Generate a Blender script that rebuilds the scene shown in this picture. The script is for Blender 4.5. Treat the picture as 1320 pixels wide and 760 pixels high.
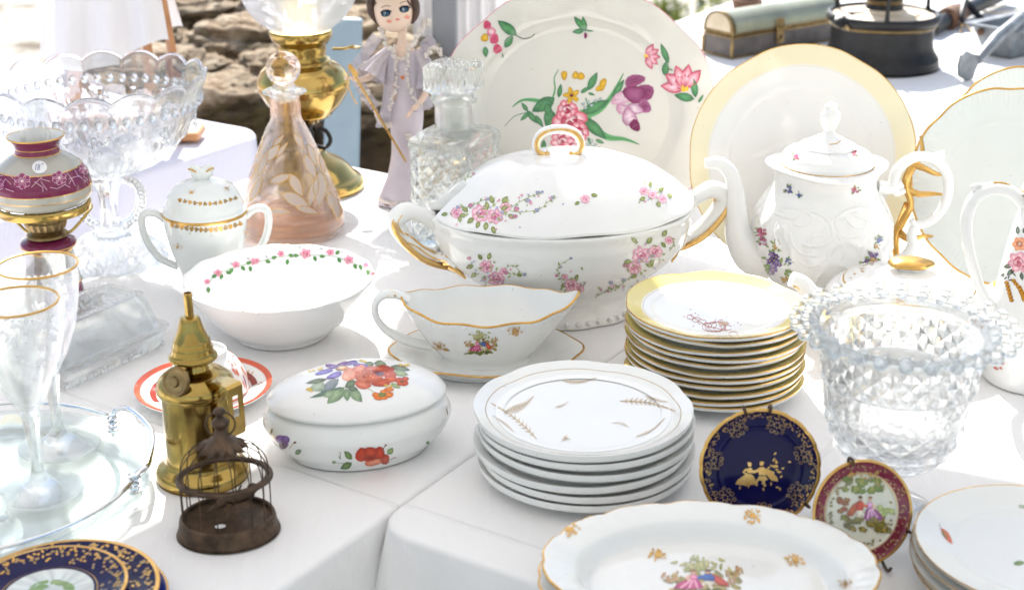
import bpy, math, random
from math import sin, cos, pi, radians as R, hypot, atan2, sqrt
from mathutils import Vector, Matrix, Euler, noise
from mathutils.bvhtree import BVHTree
random.seed(7)
for o in list(bpy.data.objects): bpy.data.objects.remove(o)
scn = bpy.context.scene
col = scn.collection
T = 0.75                      # table top above the ground

# ------------------------------------------------------------------ camera
FPX, PITCH, CAMH = 1900.0, R(21.5), 0.64
cam_d = bpy.data.cameras.new('camera'); cam = bpy.data.objects.new('camera', cam_d); col.objects.link(cam)
cam.location = (0, 0, T + CAMH); cam.rotation_euler = (R(90) - PITCH, 0, 0)
cam_d.sensor_width = 36; cam_d.lens = FPX / 1320 * 36
cam_d.clip_start = 0.05; cam_d.clip_end = 500
cam_d.dof.use_dof = True; cam_d.dof.focus_distance = 1.52; cam_d.dof.aperture_fstop = 7.0
scn.camera = cam

# ------------------------------------------------------------------ sky and sun
SUN_EL, SHX, SHY = R(43), 0.14, -0.99          # shadows fall towards the camera, a little to the right
w = bpy.data.worlds.new('World'); scn.world = w; w.use_nodes = True
nt = w.node_tree; nt.nodes.clear()
sky = nt.nodes.new('ShaderNodeTexSky'); sky.sky_type = 'NISHITA'; sky.sun_disc = False
sky.sun_elevation = SUN_EL; sky.sun_rotation = atan2(-SHX, -SHY)
sky.air_density = 1.0; sky.dust_density = 0.8; sky.ozone_density = 0.8
bg = nt.nodes.new('ShaderNodeBackground'); bg.inputs['Strength'].default_value = 0.085
wo = nt.nodes.new('ShaderNodeOutputWorld')
nt.links.new(sky.outputs[0], bg.inputs[0]); nt.links.new(bg.outputs[0], wo.inputs[0])
sd = bpy.data.lights.new('sun', 'SUN'); sun = bpy.data.objects.new('sun', sd); col.objects.link(sun)
sd.energy = 4.6; sd.angle = R(0.5); sd.color = (1, 0.965, 0.91)
SUNDIR = Vector((-SHX * cos(SUN_EL), -SHY * cos(SUN_EL), sin(SUN_EL))).normalized()
sun.rotation_euler = SUNDIR.to_track_quat('Z', 'Y').to_euler()
vs = scn.view_settings
vs.view_transform = 'Standard'; vs.look = 'None'; vs.gamma = 1; vs.exposure = 1.36
scn.render.engine = 'CYCLES'
cy = scn.cycles
cy.use_denoising = True; cy.max_bounces = 14; cy.transmission_bounces = 12; cy.transparent_max_bounces = 24
cy.glossy_bounces = 6; cy.diffuse_bounces = 7; cy.sample_clamp_indirect = 6; cy.blur_glossy = 0.5

# ------------------------------------------------------------------ pixel of the photograph -> place in the world
cp, sp = cos(PITCH), sin(PITCH)
CAMP = Vector((0, 0, T + CAMH))
def pray(u, v):
    a = (u - 660) / FPX; b = (380 - v) / FPX
    return Vector((a, cp + b * sp, -sp + b * cp))
def at(u, v, z=0.0):
    d = pray(u, v); t = (z - CAMH) / d.z
    return d.x * t, d.y * t

# ------------------------------------------------------------------ colours and materials
def C(h):
    h = h.lstrip('#'); out = []
    for i in (0, 2, 4):
        c = int(h[i:i+2], 16) / 255
        out.append(c / 12.92 if c <= .04045 else ((c + .055) / 1.055) ** 2.4)
    return tuple(out)
M = {}
def newmat(name):
    m = bpy.data.materials.new(name); m.use_nodes = True
    n = m.node_tree.nodes; p = n['Principled BSDF']; M[name] = m
    return m, n, m.node_tree.links, p
def noise_node(n, l, scale, detail=4, rough=.6, coord='Object'):
    tc = n.new('ShaderNodeTexCoord'); t = n.new('ShaderNodeTexNoise')
    t.inputs['Scale'].default_value = scale; t.inputs['Detail'].default_value = detail; t.inputs['Roughness'].default_value = rough
    l.new(tc.outputs[coord], t.inputs['Vector']); return t
def ramp(n, l, src, stops):
    r = n.new('ShaderNodeValToRGB'); e = r.color_ramp.elements
    while len(e) < len(stops): e.new(.5)
    for k, (p, c) in enumerate(stops): e[k].position = p; e[k].color = (*c, 1)
    l.new(src, r.inputs[0]); return r
def bump(n, l, src, p, strength, dist):
    b = n.new('ShaderNodeBump'); b.inputs['Strength'].default_value = strength; b.inputs['Distance'].default_value = dist
    l.new(src, b.inputs['Height']); l.new(b.outputs[0], p.inputs['Normal']); return b
def mrange(n, l, src, a, b):
    r = n.new('ShaderNodeMapRange'); r.inputs['To Min'].default_value = a; r.inputs['To Max'].default_value = b
    l.new(src, r.inputs[0]); return r
def painted(name, rough=.12, spec=.5, nscale=14, coat=0.0):     # reads the colour painted on the mesh
    m, n, l, p = newmat(name)
    a = n.new('ShaderNodeVertexColor'); a.layer_name = 'Col'
    t = noise_node(n, l, nscale, 3)
    mx = n.new('ShaderNodeMix'); mx.data_type = 'RGBA'; mx.blend_type = 'MULTIPLY'; mx.inputs['Factor'].default_value = .35
    r = ramp(n, l, t.outputs['Fac'], [(.3, (.90, .90, .885)), (.65, (1, 1, 1))])
    sk_ = noise_node(n, l, 210, 2, .5); sr = ramp(n, l, sk_.outputs['Fac'], [(.735, (1, 1, 1)), (.79, (.66, .57, .44))]); m3 = n.new('ShaderNodeMix'); m3.data_type = 'RGBA'; m3.blend_type = 'MULTIPLY'; m3.inputs['Factor'].default_value = .8
    l.new(a.outputs['Color'], m3.inputs['A']); l.new(sr.outputs[0], m3.inputs['B'])
    l.new(m3.outputs['Result'], mx.inputs['A']); l.new(r.outputs[0], mx.inputs['B']); l.new(mx.outputs['Result'], p.inputs['Base Color'])
    rr = mrange(n, l, t.outputs['Fac'], rough * .6, rough * 1.5); l.new(rr.outputs[0], p.inputs['Roughness'])
    p.inputs['Specular IOR Level'].default_value = spec
    bt = noise_node(n, l, 35, 2); bump(n, l, bt.outputs['Fac'], p, .06, .002)
    return m
painted('porcelain', .07, .5)
painted('enamel', .10, .22)
painted('matte', .75, .25)
def metal(name, c0, c1, rough=.25, scale=30, dirt=None, b=.15):
    m, n, l, p = newmat(name)
    t = noise_node(n, l, scale, 6, .65)
    st = [(.3, c0), (.7, c1)]
    if dirt: st = [(.25, dirt), (.42, c0), (.75, c1)]
    r = ramp(n, l, t.outputs['Fac'], st); l.new(r.outputs[0], p.inputs['Base Color'])
    p.inputs['Metallic'].default_value = 1
    rr = mrange(n, l, t.outputs['Fac'], rough * 1.7, rough * .6); l.new(rr.outputs[0], p.inputs['Roughness'])
    t2 = noise_node(n, l, scale * 2.2, 4); bump(n, l, t2.outputs['Fac'], p, b, .001)
metal('gold', (.52, .29, .075), (.72, .45, .15), .26, 60)
metal('worn_gold', (.70, .42, .14), (.86, .60, .25), .3, 140, dirt=(.55, .33, .13))
metal('pale_gold', (.33, .22, .11), (.50, .36, .19), .36, 90)
metal('brass', (.31, .21, .058), (.45, .32, .10), .16, 34, dirt=(.085, .055, .02), b=.08)
metal('bright_brass', (.40, .265, .075), (.56, .39, .13), .15, 20, dirt=(.25, .16, .05), b=.05)
metal('dark_brass', (.22, .15, .07), (.36, .26, .12), .34, 45, dirt=(.08, .055, .03), b=.3)
metal('fern_gold', (.40, .29, .155), (.60, .45, .26), .36, 90)
metal('chrome', (.68, .69, .70), (.8, .8, .8), .12, 20, b=.05)
def plain(name, c0, c1, rough=.6, scale=20, metallic=0, b=.2, bs=None, stops=None, spec=.5):
    m, n, l, p = newmat(name)
    t = noise_node(n, l, scale, 7, .65)
    r = ramp(n, l, t.outputs['Fac'], stops or [(.32, c0), (.68, c1)]); l.new(r.outputs[0], p.inputs['Base Color'])
    p.inputs['Roughness'].default_value = rough; p.inputs['Metallic'].default_value = metallic
    p.inputs['Specular IOR Level'].default_value = spec
    t2 = noise_node(n, l, bs or scale * 2, 6); bump(n, l, t2.outputs['Fac'], p, b, .002)
    return m, n, l, p
plain('bronze', (.045, .030, .020), (.13, .085, .055), .5, 60, .75, .35, stops=[(.3, (.03, .022, .017)), (.55, (.10, .065, .042)), (.75, (.17, .11, .07))])
plain('black_iron', (.012, .012, .013), (.05, .045, .042), .42, 45, .2, .35, stops=[(.3, (.008, .008, .009)), (.6, (.018, .018, .019)), (.74, (.036, .031, .028)), (.82, (.16, .09, .05))], spec=.3)
plain('grey_iron', (.10, .115, .13), (.27, .29, .31), .5, 35, .35, .35, stops=[(.28, (.15, .06, .03)), (.36, (.13, .14, .15)), (.6, (.22, .24, .26)), (.8, (.36, .38, .40))])
plain('rust', (.07, .035, .022), (.20, .10, .055), .75, 50, .1, .5)
plain('cream_metal', (.50, .40, .27), (.68, .58, .43), .45, 18, .1, .2)
plain('tin', (.30, .33, .25), (.46, .47, .36), .26, 10, .35, .1, stops=[(.3, (.26, .27, .19)), (.55, (.36, .37, .27)), (.75, (.46, .44, .29))])
plain('dark_tin', (.05, .045, .042), (.13, .11, .10), .5, 22, .2, .3)
plain('wood', (.30, .13, .05), (.48, .23, .09), .5, 12, 0, .2)
plain('blue_paint', (.19, .27, .33), (.27, .35, .41), .55, 6, 0, .15)
plain('post_paint', (.17, .18, .20), (.24, .25, .27), .4, 5, 0, .05)
plain('ink', (.05, .07, .22), (.07, .09, .26), .6, 20)
plain('sticker_paper', (.72, .72, .72), (.8, .8, .8), .7, 20)
plain('skin', (.70, .52, .40), (.76, .58, .46), .4, 20, 0, .03)
plain('hair', (.035, .017, .012), (.10, .05, .035), .4, 90, 0, .6)
plain('lavender_satin', (.50, .44, .49), (.62, .56, .60), .45, 14, 0, .25)
plain('lace', (.55, .49, .44), (.72, .67, .62), .85, 120, 0, .6)
plain('white_felt', (.66, .64, .62), (.76, .74, .72), .8, 30)
plain('dark_red', (.10, .012, .02), (.17, .03, .04), .5, 30)
plain('weed', (.16, .20, .03), (.34, .36, .06), .6, 8)
plain('flame_orange', (.55, .14, .02), (.66, .2, .04), .5, 20)
def gauze(name, c, tr):
    m, n, l, p = newmat(name)
    t = noise_node(n, l, 160, 3); r = ramp(n, l, t.outputs['Fac'], [(.3, tuple(x * .8 for x in c)), (.7, c)])
    l.new(r.outputs[0], p.inputs['Base Color']); p.inputs['Roughness'].default_value = .7
    tb = n.new('ShaderNodeBsdfTransparent'); mx = n.new('ShaderNodeMixShader'); mx.inputs[0].default_value = tr
    l.new(p.outputs[0], mx.inputs[1]); l.new(tb.outputs[0], mx.inputs[2]); l.new(mx.outputs[0], n['Material Output'].inputs[0])
gauze('lavender_gauze', (.58, .54, .60), .30)

def etched(name, c, tr):
    m, n, l, p = newmat(name); n.remove(p); df = n.new('ShaderNodeBsdfDiffuse'); tl = n.new('ShaderNodeBsdfTranslucent'); tb = n.new('ShaderNodeBsdfTransparent')
    m1 = n.new('ShaderNodeMixShader'); m1.inputs[0].default_value = .6; m2 = n.new('ShaderNodeMixShader'); m2.inputs[0].default_value = tr
    for s_ in (df, tl): s_.inputs[0].default_value = (*c, 1)
    l.new(df.outputs[0], m1.inputs[1]); l.new(tl.outputs[0], m1.inputs[2]); l.new(m1.outputs[0], m2.inputs[1]); l.new(tb.outputs[0], m2.inputs[2]); l.new(m2.outputs[0], n['Material Output'].inputs[0])
etched('etching', (.88, .88, .89), .25)
etched('frosted_leaf', (.84, .77, .72), .25)
def cloth(name, c, tr=0.0, wr=.5, creases=False):
    m, n, l, p = newmat(name)
    t = noise_node(n, l, 3.5, 5); r = ramp(n, l, t.outputs['Fac'], [(.3, tuple(x * .95 for x in c)), (.7, c)])
    l.new(r.outputs[0], p.inputs['Base Color']); p.inputs['Roughness'].default_value = .9
    p.inputs['Specular IOR Level'].default_value = .2
    wv = noise_node(n, l, 1500, 1); soft = noise_node(n, l, 9, 5, .55)
    b1 = n.new('ShaderNodeBump'); b1.inputs['Strength'].default_value = wr; b1.inputs['Distance'].default_value = .012
    l.new(soft.outputs['Fac'], b1.inputs['Height'])
    if creases:
        tc = n.new('ShaderNodeTexCoord'); mp = n.new('ShaderNodeMapping'); mp.inputs['Rotation'].default_value = (0, 0, atan2(.54, .84)); l.new(tc.outputs['Object'], mp.inputs[0])
        sep = n.new('ShaderNodeSeparateXYZ'); l.new(mp.outputs[0], sep.inputs[0]); prev = b1
        for ax, per, off in (('X', .23, .07), ('Y', .29, .12)):
            wob = noise_node(n, l, 5, 2); ad = n.new('ShaderNodeMath'); ad.operation = 'MULTIPLY_ADD'; ad.inputs[1].default_value = .012; l.new(wob.outputs['Fac'], ad.inputs[0]); l.new(sep.outputs[ax], ad.inputs[2])
            a2 = n.new('ShaderNodeMath'); a2.operation = 'ADD'; a2.inputs[1].default_value = 10 + off; l.new(ad.outputs[0], a2.inputs[0])
            pp = n.new('ShaderNodeMath'); pp.operation = 'PINGPONG'; pp.inputs[1].default_value = per; l.new(a2.outputs[0], pp.inputs[0])
            mr = n.new('ShaderNodeMapRange'); mr.interpolation_type = 'SMOOTHSTEP'; mr.inputs['From Min'].default_value = 0; mr.inputs['From Max'].default_value = .0045; mr.inputs['To Min'].default_value = 1; mr.inputs['To Max'].default_value = 0; l.new(pp.outputs[0], mr.inputs[0])
            bb = n.new('ShaderNodeBump'); bb.inputs['Strength'].default_value = .9; bb.inputs['Distance'].default_value = .0016; l.new(mr.outputs[0], bb.inputs['Height']); l.new(prev.outputs[0], bb.inputs['Normal']); prev = bb
        m2 = n.new('ShaderNodeMapping'); m2.inputs['Scale'].default_value = (34, 7, 12); m2.inputs['Rotation'].default_value = (0, 0, .5); l.new(tc.outputs['Object'], m2.inputs[0])
        t4 = n.new('ShaderNodeTexNoise'); t4.inputs['Scale'].default_value = 1; t4.inputs['Detail'].default_value = 3; t4.inputs['Distortion'].default_value = 1.2; l.new(m2.outputs[0], t4.inputs['Vector'])
        bb = n.new('ShaderNodeBump'); bb.inputs['Strength'].default_value = .45; bb.inputs['Distance'].default_value = .004; l.new(t4.outputs['Fac'], bb.inputs['Height']); l.new(prev.outputs[0], bb.inputs['Normal']); b1 = bb
    b2 = n.new('ShaderNodeBump'); b2.inputs['Strength'].default_value = .25; b2.inputs['Distance'].default_value = .0006
    l.new(wv.outputs['Fac'], b2.inputs['Height']); l.new(b1.outputs[0], b2.inputs['Normal']); l.new(b2.outputs[0], p.inputs['Normal'])
    if tr:
        tl = n.new('ShaderNodeBsdfTranslucent'); tl.inputs[0].default_value = (*c, 1)
        mx = n.new('ShaderNodeMixShader'); mx.inputs[0].default_value = tr
        l.new(p.outputs[0], mx.inputs[1]); l.new(tl.outputs[0], mx.inputs[2]); l.new(mx.outputs[0], n['Material Output'].inputs[0])
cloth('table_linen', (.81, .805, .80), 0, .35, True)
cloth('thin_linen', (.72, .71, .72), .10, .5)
cloth('shade_tinted_linen', (.68, .68, .78), 0, .35, True)  # white cloth with the blue sky shade put into its colour
cloth('canopy_cloth', (.83, .82, .805), .55, .2)
def glass(name, tint=(.96, .98, .97), clear=.5, rough=0.0, ior=1.46, bscale=None, bstr=.4):
    m = bpy.data.materials.new(name); m.use_nodes = True; M[name] = m
    n = m.node_tree.nodes; l = m.node_tree.links; n.remove(n['Principled BSDF'])
    g = n.new('ShaderNodeBsdfGlass'); g.inputs['Color'].default_value = (*tint, 1); g.inputs['Roughness'].default_value = rough; g.inputs['IOR'].default_value = ior
    t = n.new('ShaderNodeBsdfTransparent'); t.inputs[0].default_value = (*tint, 1)
    mx = n.new('ShaderNodeMixShader'); mx.inputs[0].default_value = clear
    l.new(g.outputs[0], mx.inputs[1]); l.new(t.outputs[0], mx.inputs[2]); l.new(mx.outputs[0], n['Material Output'].inputs[0])
    if bscale:
        tx = noise_node(n, l, bscale, 2); b = n.new('ShaderNodeBump'); b.inputs['Strength'].default_value = bstr; b.inputs['Distance'].default_value = .004
        l.new(tx.outputs['Fac'], b.inputs['Height']); l.new(b.outputs[0], g.inputs['Normal'])
glass('clear_glass', (.945, .955, .955), clear=.34, ior=1.5)
glass('pressed_glass', (.935, .942, .945), clear=.25, ior=1.5)
glass('green_glass', (.962, .974, .970), clear=.32)
glass('tray_glass', (.905, .93, .922), clear=.5)
glass('thin_glass', (.955, .962, .962), clear=.6)
glass('chimney_glass', (.97, .975, .975), clear=.86)
glass('dish_glass', (.972, .978, .978), clear=.5, ior=1.48)
glass('rose_glass', (.972, .948, .938), clear=.55)
glass('amber_glass', (.95, .88, .82), clear=.35, bscale=30)
glass('copper_glass', (.93, .81, .72), clear=.45, bscale=40)
glass('globe_glass', (.93, .93, .93), clear=.25, rough=.35)

# ------------------------------------------------------------------ mesh building
def cr(pts, sub):                             # Catmull-Rom through points of any dimension
    out = []; n = len(pts)
    for i in range(n - 1):
        p0 = pts[max(i - 1, 0)]; p1 = pts[i]; p2 = pts[i + 1]; p3 = pts[min(i + 2, n - 1)]
        for k in range(sub):
            t = k / sub; t2 = t * t; t3 = t2 * t
            out.append(tuple(.5 * (2 * b + (c - a) * t + (2 * a - 5 * b + 4 * c - d) * t2 + (3 * b - a - 3 * c + d) * t3) for a, b, c, d in zip(p0, p1, p2, p3)))
    out.append(tuple(pts[-1])); return out
class MB:
    def __init__(s, white=(.80, .80, .785)):
        s.v = []; s.f = []; s.m = []; s.c = []; s.white = white; s.surf = None; s.fs = []
    def add(s, vs, fs, mat='porcelain', c=None, smooth=True):
        b = len(s.v); s.v.extend(vs)
        if c is None: s.c.extend([s.white] * len(vs))
        elif isinstance(c, list): s.c.extend(c)
        else: s.c.extend([c] * len(vs))
        for k, f in enumerate(fs):
            s.f.append(tuple(i + b for i in f)); s.m.append(mat if isinstance(mat, str) else mat[k]); s.fs.append(smooth)
    def grid(s, P, cu=False, cv=False, mat='porcelain', c=None, smooth=True, rowmat=None, rowcol=None):
        nu, nv = len(P), len(P[0])            # P[u][v]; rowmat per v
        vs = [p for r in P for p in r]; fs = []; ms = []
        for i in range(nu if cu else nu - 1):
            for j in range(nv if cv else nv - 1):
                i2 = (i + 1) % nu; j2 = (j + 1) % nv
                fs.append((i * nv + j, i2 * nv + j, i2 * nv + j2, i * nv + j2)); ms.append(rowmat[j] if rowmat else mat)
        cs = c
        if rowcol: cs = [rowcol[j] for i in range(nu) for j in range(nv)]
        s.add(vs, fs, ms, cs, smooth)
    def lathe(s, prof, mat='porcelain', seg=96, sx=1, sy=1, mod=None, sub=5, z0=0, off=(0, 0), c=None, smooth=True):
        mats = []; cols = []; cur = mat; cc = c or s.white
        for p in prof[:-1]:
            if len(p) > 2 and p[2] is not None:
                if isinstance(p[2], str): cur = p[2]
                else: cc = p[2]
            if len(p) > 3 and p[3] is not None: cc = p[3]
            mats += [cur] * sub; cols += [cc] * sub
        cols.append(cc)
        pr = cr([(p[0], p[1]) for p in prof], sub)
        P = []
        for i in range(seg):
            th = 2 * pi * i / seg; row = []
            for r, z in pr:
                r = max(r, 0.0)
                dx = 0
                if mod:
                    q = mod(th, r, z); r, z = q[0], q[1]
                row.append((off[0] + r * cos(th) * sx, off[1] + r * sin(th) * sy, z + z0))
            P.append(row)
        # collapse the poles so that no zero-area quads remain
        nv = len(pr); vs = []; idx = {}
        fs = []; ms = []; cs = []
        pole0 = pr[0][0] < 1e-6; pole1 = pr[-1][0] < 1e-6
        def vid(i, j):
            k = (0 if (pole0 and j == 0) or (pole1 and j == nv - 1) else i, j)
            if k not in idx: idx[k] = len(vs); vs.append(P[k[0]][j]); cs.append(cols[j])
            return idx[k]
        for i in range(seg):
            i2 = (i + 1) % seg
            for j in range(nv - 1):
                q = [vid(i, j), vid(i2, j), vid(i2, j + 1), vid(i, j + 1)]
                f = []
                for k in q:
                    if k not in f: f.append(k)
                if len(f) > 2: fs.append(tuple(f)); ms.append(mats[j])
        s.add(vs, fs, ms, cs, smooth)
    def tube(s, pts, rad, mat='porcelain', seg=10, closed=False, sub=0, c=None, flat=1.0, smooth=True):
        if not isinstance(rad, (list, tuple)): rad = [rad] * len(pts)
        q = [(*p, r) for p, r in zip(pts, rad)]
        if sub:
            if closed:
                q = cr([q[-1]] + q + [q[0], q[1]], sub)[sub:-sub - 1]
            else: q = cr(q, sub)
        p = [Vector(x[:3]) for x in q]; rr = [max(x[3], 1e-5) for x in q]; n = len(p)
        tang = []
        for i in range(n):
            a = p[(i - 1) % n] if (closed or i > 0) else p[i]; b = p[(i + 1) % n] if (closed or i < n - 1) else p[i]
            d = b - a; tang.append(d.normalized() if d.length > 1e-9 else Vector((0, 0, 1)))
        ref = Vector((0, 0, 1)) if abs(tang[0].z) < .9 else Vector((0, 1, 0))
        nrm = (ref - tang[0] * ref.dot(tang[0])).normalized()
        P = []
        for i in range(n):
            nrm = nrm - tang[i] * nrm.dot(tang[i])
            nrm = nrm.normalized() if nrm.length > 1e-9 else tang[i].orthogonal().normalized()
            bi = tang[i].cross(nrm)
            P.append([tuple(p[i] + (nrm * cos(2 * pi * k / seg) + bi * sin(2 * pi * k / seg) * flat) * rr[i]) for k in range(seg)])
        s.grid(P, cu=closed, cv=True, mat=mat, c=c, smooth=smooth)
        if not closed:
            for row, rev in ((P[0], False), (P[-1], True)):
                s.add(list(row), [tuple(range(seg)) if not rev else tuple(range(seg - 1, -1, -1))], mat, c, smooth)
    def ell(s, ctr, rad, mat='porcelain', nu=16, nv=10, c=None, rot=None, smooth=True):
        P = []
        vs = []; 
        E = rot.to_matrix() if rot else None
        def pt(i, j):
            th = 2 * pi * i / nu; ph = -pi / 2 + pi * j / nv
            d = Vector((rad[0] * cos(ph) * cos(th), rad[1] * cos(ph) * sin(th), rad[2] * sin(ph)))
            if E: d = E @ d
            return (ctr[0] + d.x, ctr[1] + d.y, ctr[2] + d.z)
        vs = [pt(0, 0)] + [pt(i, j) for j in range(1, nv) for i in range(nu)] + [pt(0, nv)]
        fs = []
        for i in range(nu):
            i2 = (i + 1) % nu
            fs.append((0, 1 + i2, 1 + i))
            for j in range(nv - 2):
                a = 1 + j * nu
                fs.append((a + i, a + i2, a + nu + i2, a + nu + i))
            a = 1 + (nv - 2) * nu
            fs.append((a + i, a + i2, len(vs) - 1))
        s.add(vs, fs, mat, c, smooth)
    def box(s, c0, size, mat='wood', rot=None, bev=.0, c=None):
        x, y, z = (k / 2 for k in size); b = min(bev, x * .9, y * .9, z * .9)
        E = rot.to_matrix() if rot else Matrix.Identity(3)
        vs = []; 
        if b <= 0:
            for sx in (-1, 1):
                for sy in (-1, 1):
                    for sz in (-1, 1): vs.append((sx * x, sy * y, sz * z))
            fs = [(0, 1, 3, 2), (4, 6, 7, 5), (0, 4, 5, 1), (2, 3, 7, 6), (0, 2, 6, 4), (1, 5, 7, 3)]
        else:
            rings = []
            for zz, k in ((-z, b), (-z + b, 0), (z - b, 0), (z, b)):
                a, e = x - k, y - k
                rings.append([(-a + b, -e, zz), (a - b, -e, zz), (a, -e + b, zz), (a, e - b, zz), (a - b, e, zz), (-a + b, e, zz), (-a, e - b, zz), (-a, -e + b, zz)])
            vs = [p for r in rings for p in r]; fs = [tuple(range(7, -1, -1)), tuple(range(24, 32))]
            for k in range(3):
                for i in range(8): fs.append((k * 8 + i, k * 8 + (i + 1) % 8, k * 8 + 8 + (i + 1) % 8, k * 8 + 8 + i))
        vs = [tuple(E @ Vector(p) + Vector(c0)) for p in vs]
        s.add(vs, fs, mat, c, b > 0 and False)
    def loft(s, rings, mat, c=None, caps=True, smooth=True):
        P = rings; n = len(P[0])
        s.grid([[r[i] for r in P] for i in range(n)], cu=True, mat=mat, c=c, smooth=smooth)
        if caps:
            s.add(list(P[0]), [tuple(range(n - 1, -1, -1))], mat, c, smooth); s.add(list(P[-1]), [tuple(range(n))], mat, c, smooth)
    def bvh(s): return BVHTree.FromPolygons(s.v, s.f)
    def build(s, name, parent=None, sharp=38):
        me = bpy.data.meshes.new(name); me.from_pydata([tuple(map(float, p)) for p in s.v], [], s.f)
        keys = []
        for k in s.m:
            if k not in keys: keys.append(k)
        for k in keys: me.materials.append(M[k])
        me.polygons.foreach_set('material_index', [keys.index(k) for k in s.m])
        me.polygons.foreach_set('use_smooth', s.fs)
        if {'porcelain', 'enamel', 'matte'} & set(keys):
            at_ = me.color_attributes.new('Col', 'FLOAT_COLOR', 'POINT')
            at_.data.foreach_set('color', [x for c in s.c for x in (*c, 1.0)])
        me.update()
        if sharp: me.set_sharp_from_angle(angle=R(sharp))
        o = bpy.data.objects.new(name, me); col.objects.link(o)
        if parent: o.parent = parent
        return o
def tag(o, label, cat, group=None, kind=None):
    o['label'] = label; o['category'] = cat
    if group: o['group'] = group
    if kind: o['kind'] = kind
    return o
def thing(name, label, cat, loc, rotz=0, group=None, rot=None, scale=None):
    o = bpy.data.objects.new(name, None); col.objects.link(o); o.empty_display_size = .02
    o.location = loc; o.rotation_euler = rot or (0, 0, rotz)
    if scale: o.scale = scale
    return tag(o, label, cat, group)
def struct(o): o['kind'] = 'structure'; return o
def mw(o):
    return Matrix.LocRotScale(Vector(o.location), Euler(o.rotation_euler), Vector(getattr(o, 'scale', (1, 1, 1))))

# ------------------------------------------------------------------ painted decoration: thin patches of glaze lying on the surface
def blob(cx, cy, rx, ry=None, ang=0, n=9, wob=.12):
    ry = ry or rx; ca, sa = cos(ang), sin(ang); ph = random.random() * 6
    out = []
    for k in range(n):
        t = 2 * pi * k / n; q = 1 + wob * sin(3 * t + ph)
        x, y = rx * q * cos(t), ry * q * sin(t)
        out.append((cx + x * ca - y * sa, cy + x * sa + y * ca))
    return out
def F(pts, c0, c1=None, mat=None): return ('fan', pts, c0, c1 or c0, mat)
def S(pts, w, c, mat=None, w1=None): return ('strip', pts, w, c, mat, w1)
def leaf(x, y, l, ang, w=.38, c=None, c1=None, bend=0.0, mat=None):
    L, Rr = [], []
    n = 6
    for k in range(n + 1):
        t = k / n; hw = l * w * .5 * (sin(pi * t ** .85) ** .9)
        a = ang + bend * t; px = x + cos(ang + bend * t * .5) * l * t; py = y + sin(ang + bend * t * .5) * l * t
        L.append((px - sin(a) * hw, py + cos(a) * hw)); Rr.append((px + sin(a) * hw, py - cos(a) * hw))
    c = c or random.choice(GREENS); c1 = c1 or tuple(q * .62 for q in c)
    return F(L + Rr[-2:0:-1], c, c1, mat)
GREENS = [C('#6f9457'), C('#5f8a4c'), C('#88a45c'), C('#4d7a48')]
def rose(x, y, r, pal, sq=.85, n=6):
    dk, md, lt = (C(q) if isinstance(q, str) else q for q in pal); out = []
    a0 = random.random() * 6
    for k in range(n):
        a = a0 + 2 * pi * k / n
        out.append(F(blob(x + cos(a) * r * .55, y + sin(a) * r * .55 * sq, r * .52, r * .42, a), lt, md))
    for k in range(4):
        a = a0 + .5 + 2 * pi * k / 4
        out.append(F(blob(x + cos(a) * r * .26, y + sin(a) * r * .26 * sq, r * .36, r * .26, a + 1.2), lt if k % 2 else md, dk))
    out.append(F(blob(x + r * .05, y + r * .04, r * .2, r * .15), dk, dk))
    out.append(S([(x - r * .2, y - r * .05), (x, y - r * .22), (x + r * .22, y - r * .02)], r * .08, lt))
    return out
def daisy(x, y, r, pc, ec, cc, n=6, sq=.85):
    out = []; a0 = random.random() * 6
    for k in range(n):
        a = a0 + 2 * pi * k / n
        out.append(F(blob(x + cos(a) * r * .55, y + sin(a) * r * .55 * sq, r * .48, r * .3, a), pc, ec))
    out.append(F(blob(x, y, r * .24, r * .2), cc)); return out
def gsprig(x, y, r, mat='gold', n=11, sq=.7):
    out = []
    for k in range(int(n * 2.2)):
        a = 2 * pi * k / (n * 2.2) + random.uniform(-.2, .2); d = r * random.uniform(.15, .8)
        out.append(leaf(x + cos(a) * d, y + sin(a) * d * sq, r * random.uniform(.2, .42), a + random.uniform(-.9, .9), .42, (1, 1, 1), mat=mat))
    for k in range(5): a = 2 * pi * k / 5; out.append(F(blob(x + cos(a) * r * .2, y + sin(a) * r * .2 * sq, r * .13, r * .11), (1, 1, 1), mat=mat))
    return out
def fern(x0, y0, x1, y1, w, bend=.25, n=12, mat='fern_gold'):
    dx, dy = x1 - x0, y1 - y0; L = hypot(dx, dy); a = atan2(dy, dx); out = []; mid = []
    for k in range(n + 1):
        t = k / n; b = bend * L * sin(pi * t) * .5
        mid.append((x0 + dx * t - sin(a) * b, y0 + dy * t + cos(a) * b))
    out.append(S(mid, L * .012 + .25, (1, 1, 1), mat))
    for k in range(1, n):
        t = k / n; ll = .72 * w * (1 - t) ** .6 * (.35 + .65 * min(1, t * 5)); q = atan2(mid[k + 1][1] - mid[k - 1][1], mid[k + 1][0] - mid[k - 1][0])
        for sg in (-1, 1): out.append(leaf(*mid[k], ll, q + sg * .75, .17, (1, 1, 1), mat=mat))
    return out
def sprig(pts, w, stem, buds=(), leaves=5, ll=4, lc=None):
    q = cr(pts, 5); out = [S(q, w, stem)]
    for k in range(leaves):
        i = 1 + int((len(q) - 3) * (k + .5) / leaves); a = atan2(q[i + 1][1] - q[i - 1][1], q[i + 1][0] - q[i - 1][0])
        out.append(leaf(*q[i], ll * random.uniform(.7, 1.2), a + (1 if k % 2 else -1) * random.uniform(.6, 1.1), .45, lc))
    for (x, y, r, c) in buds: out.append(F(blob(x, y, r, r * .8), C(c) if isinstance(c, str) else c, tuple(z * .7 for z in (C(c) if isinstance(c, str) else c))))
    return out
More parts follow.
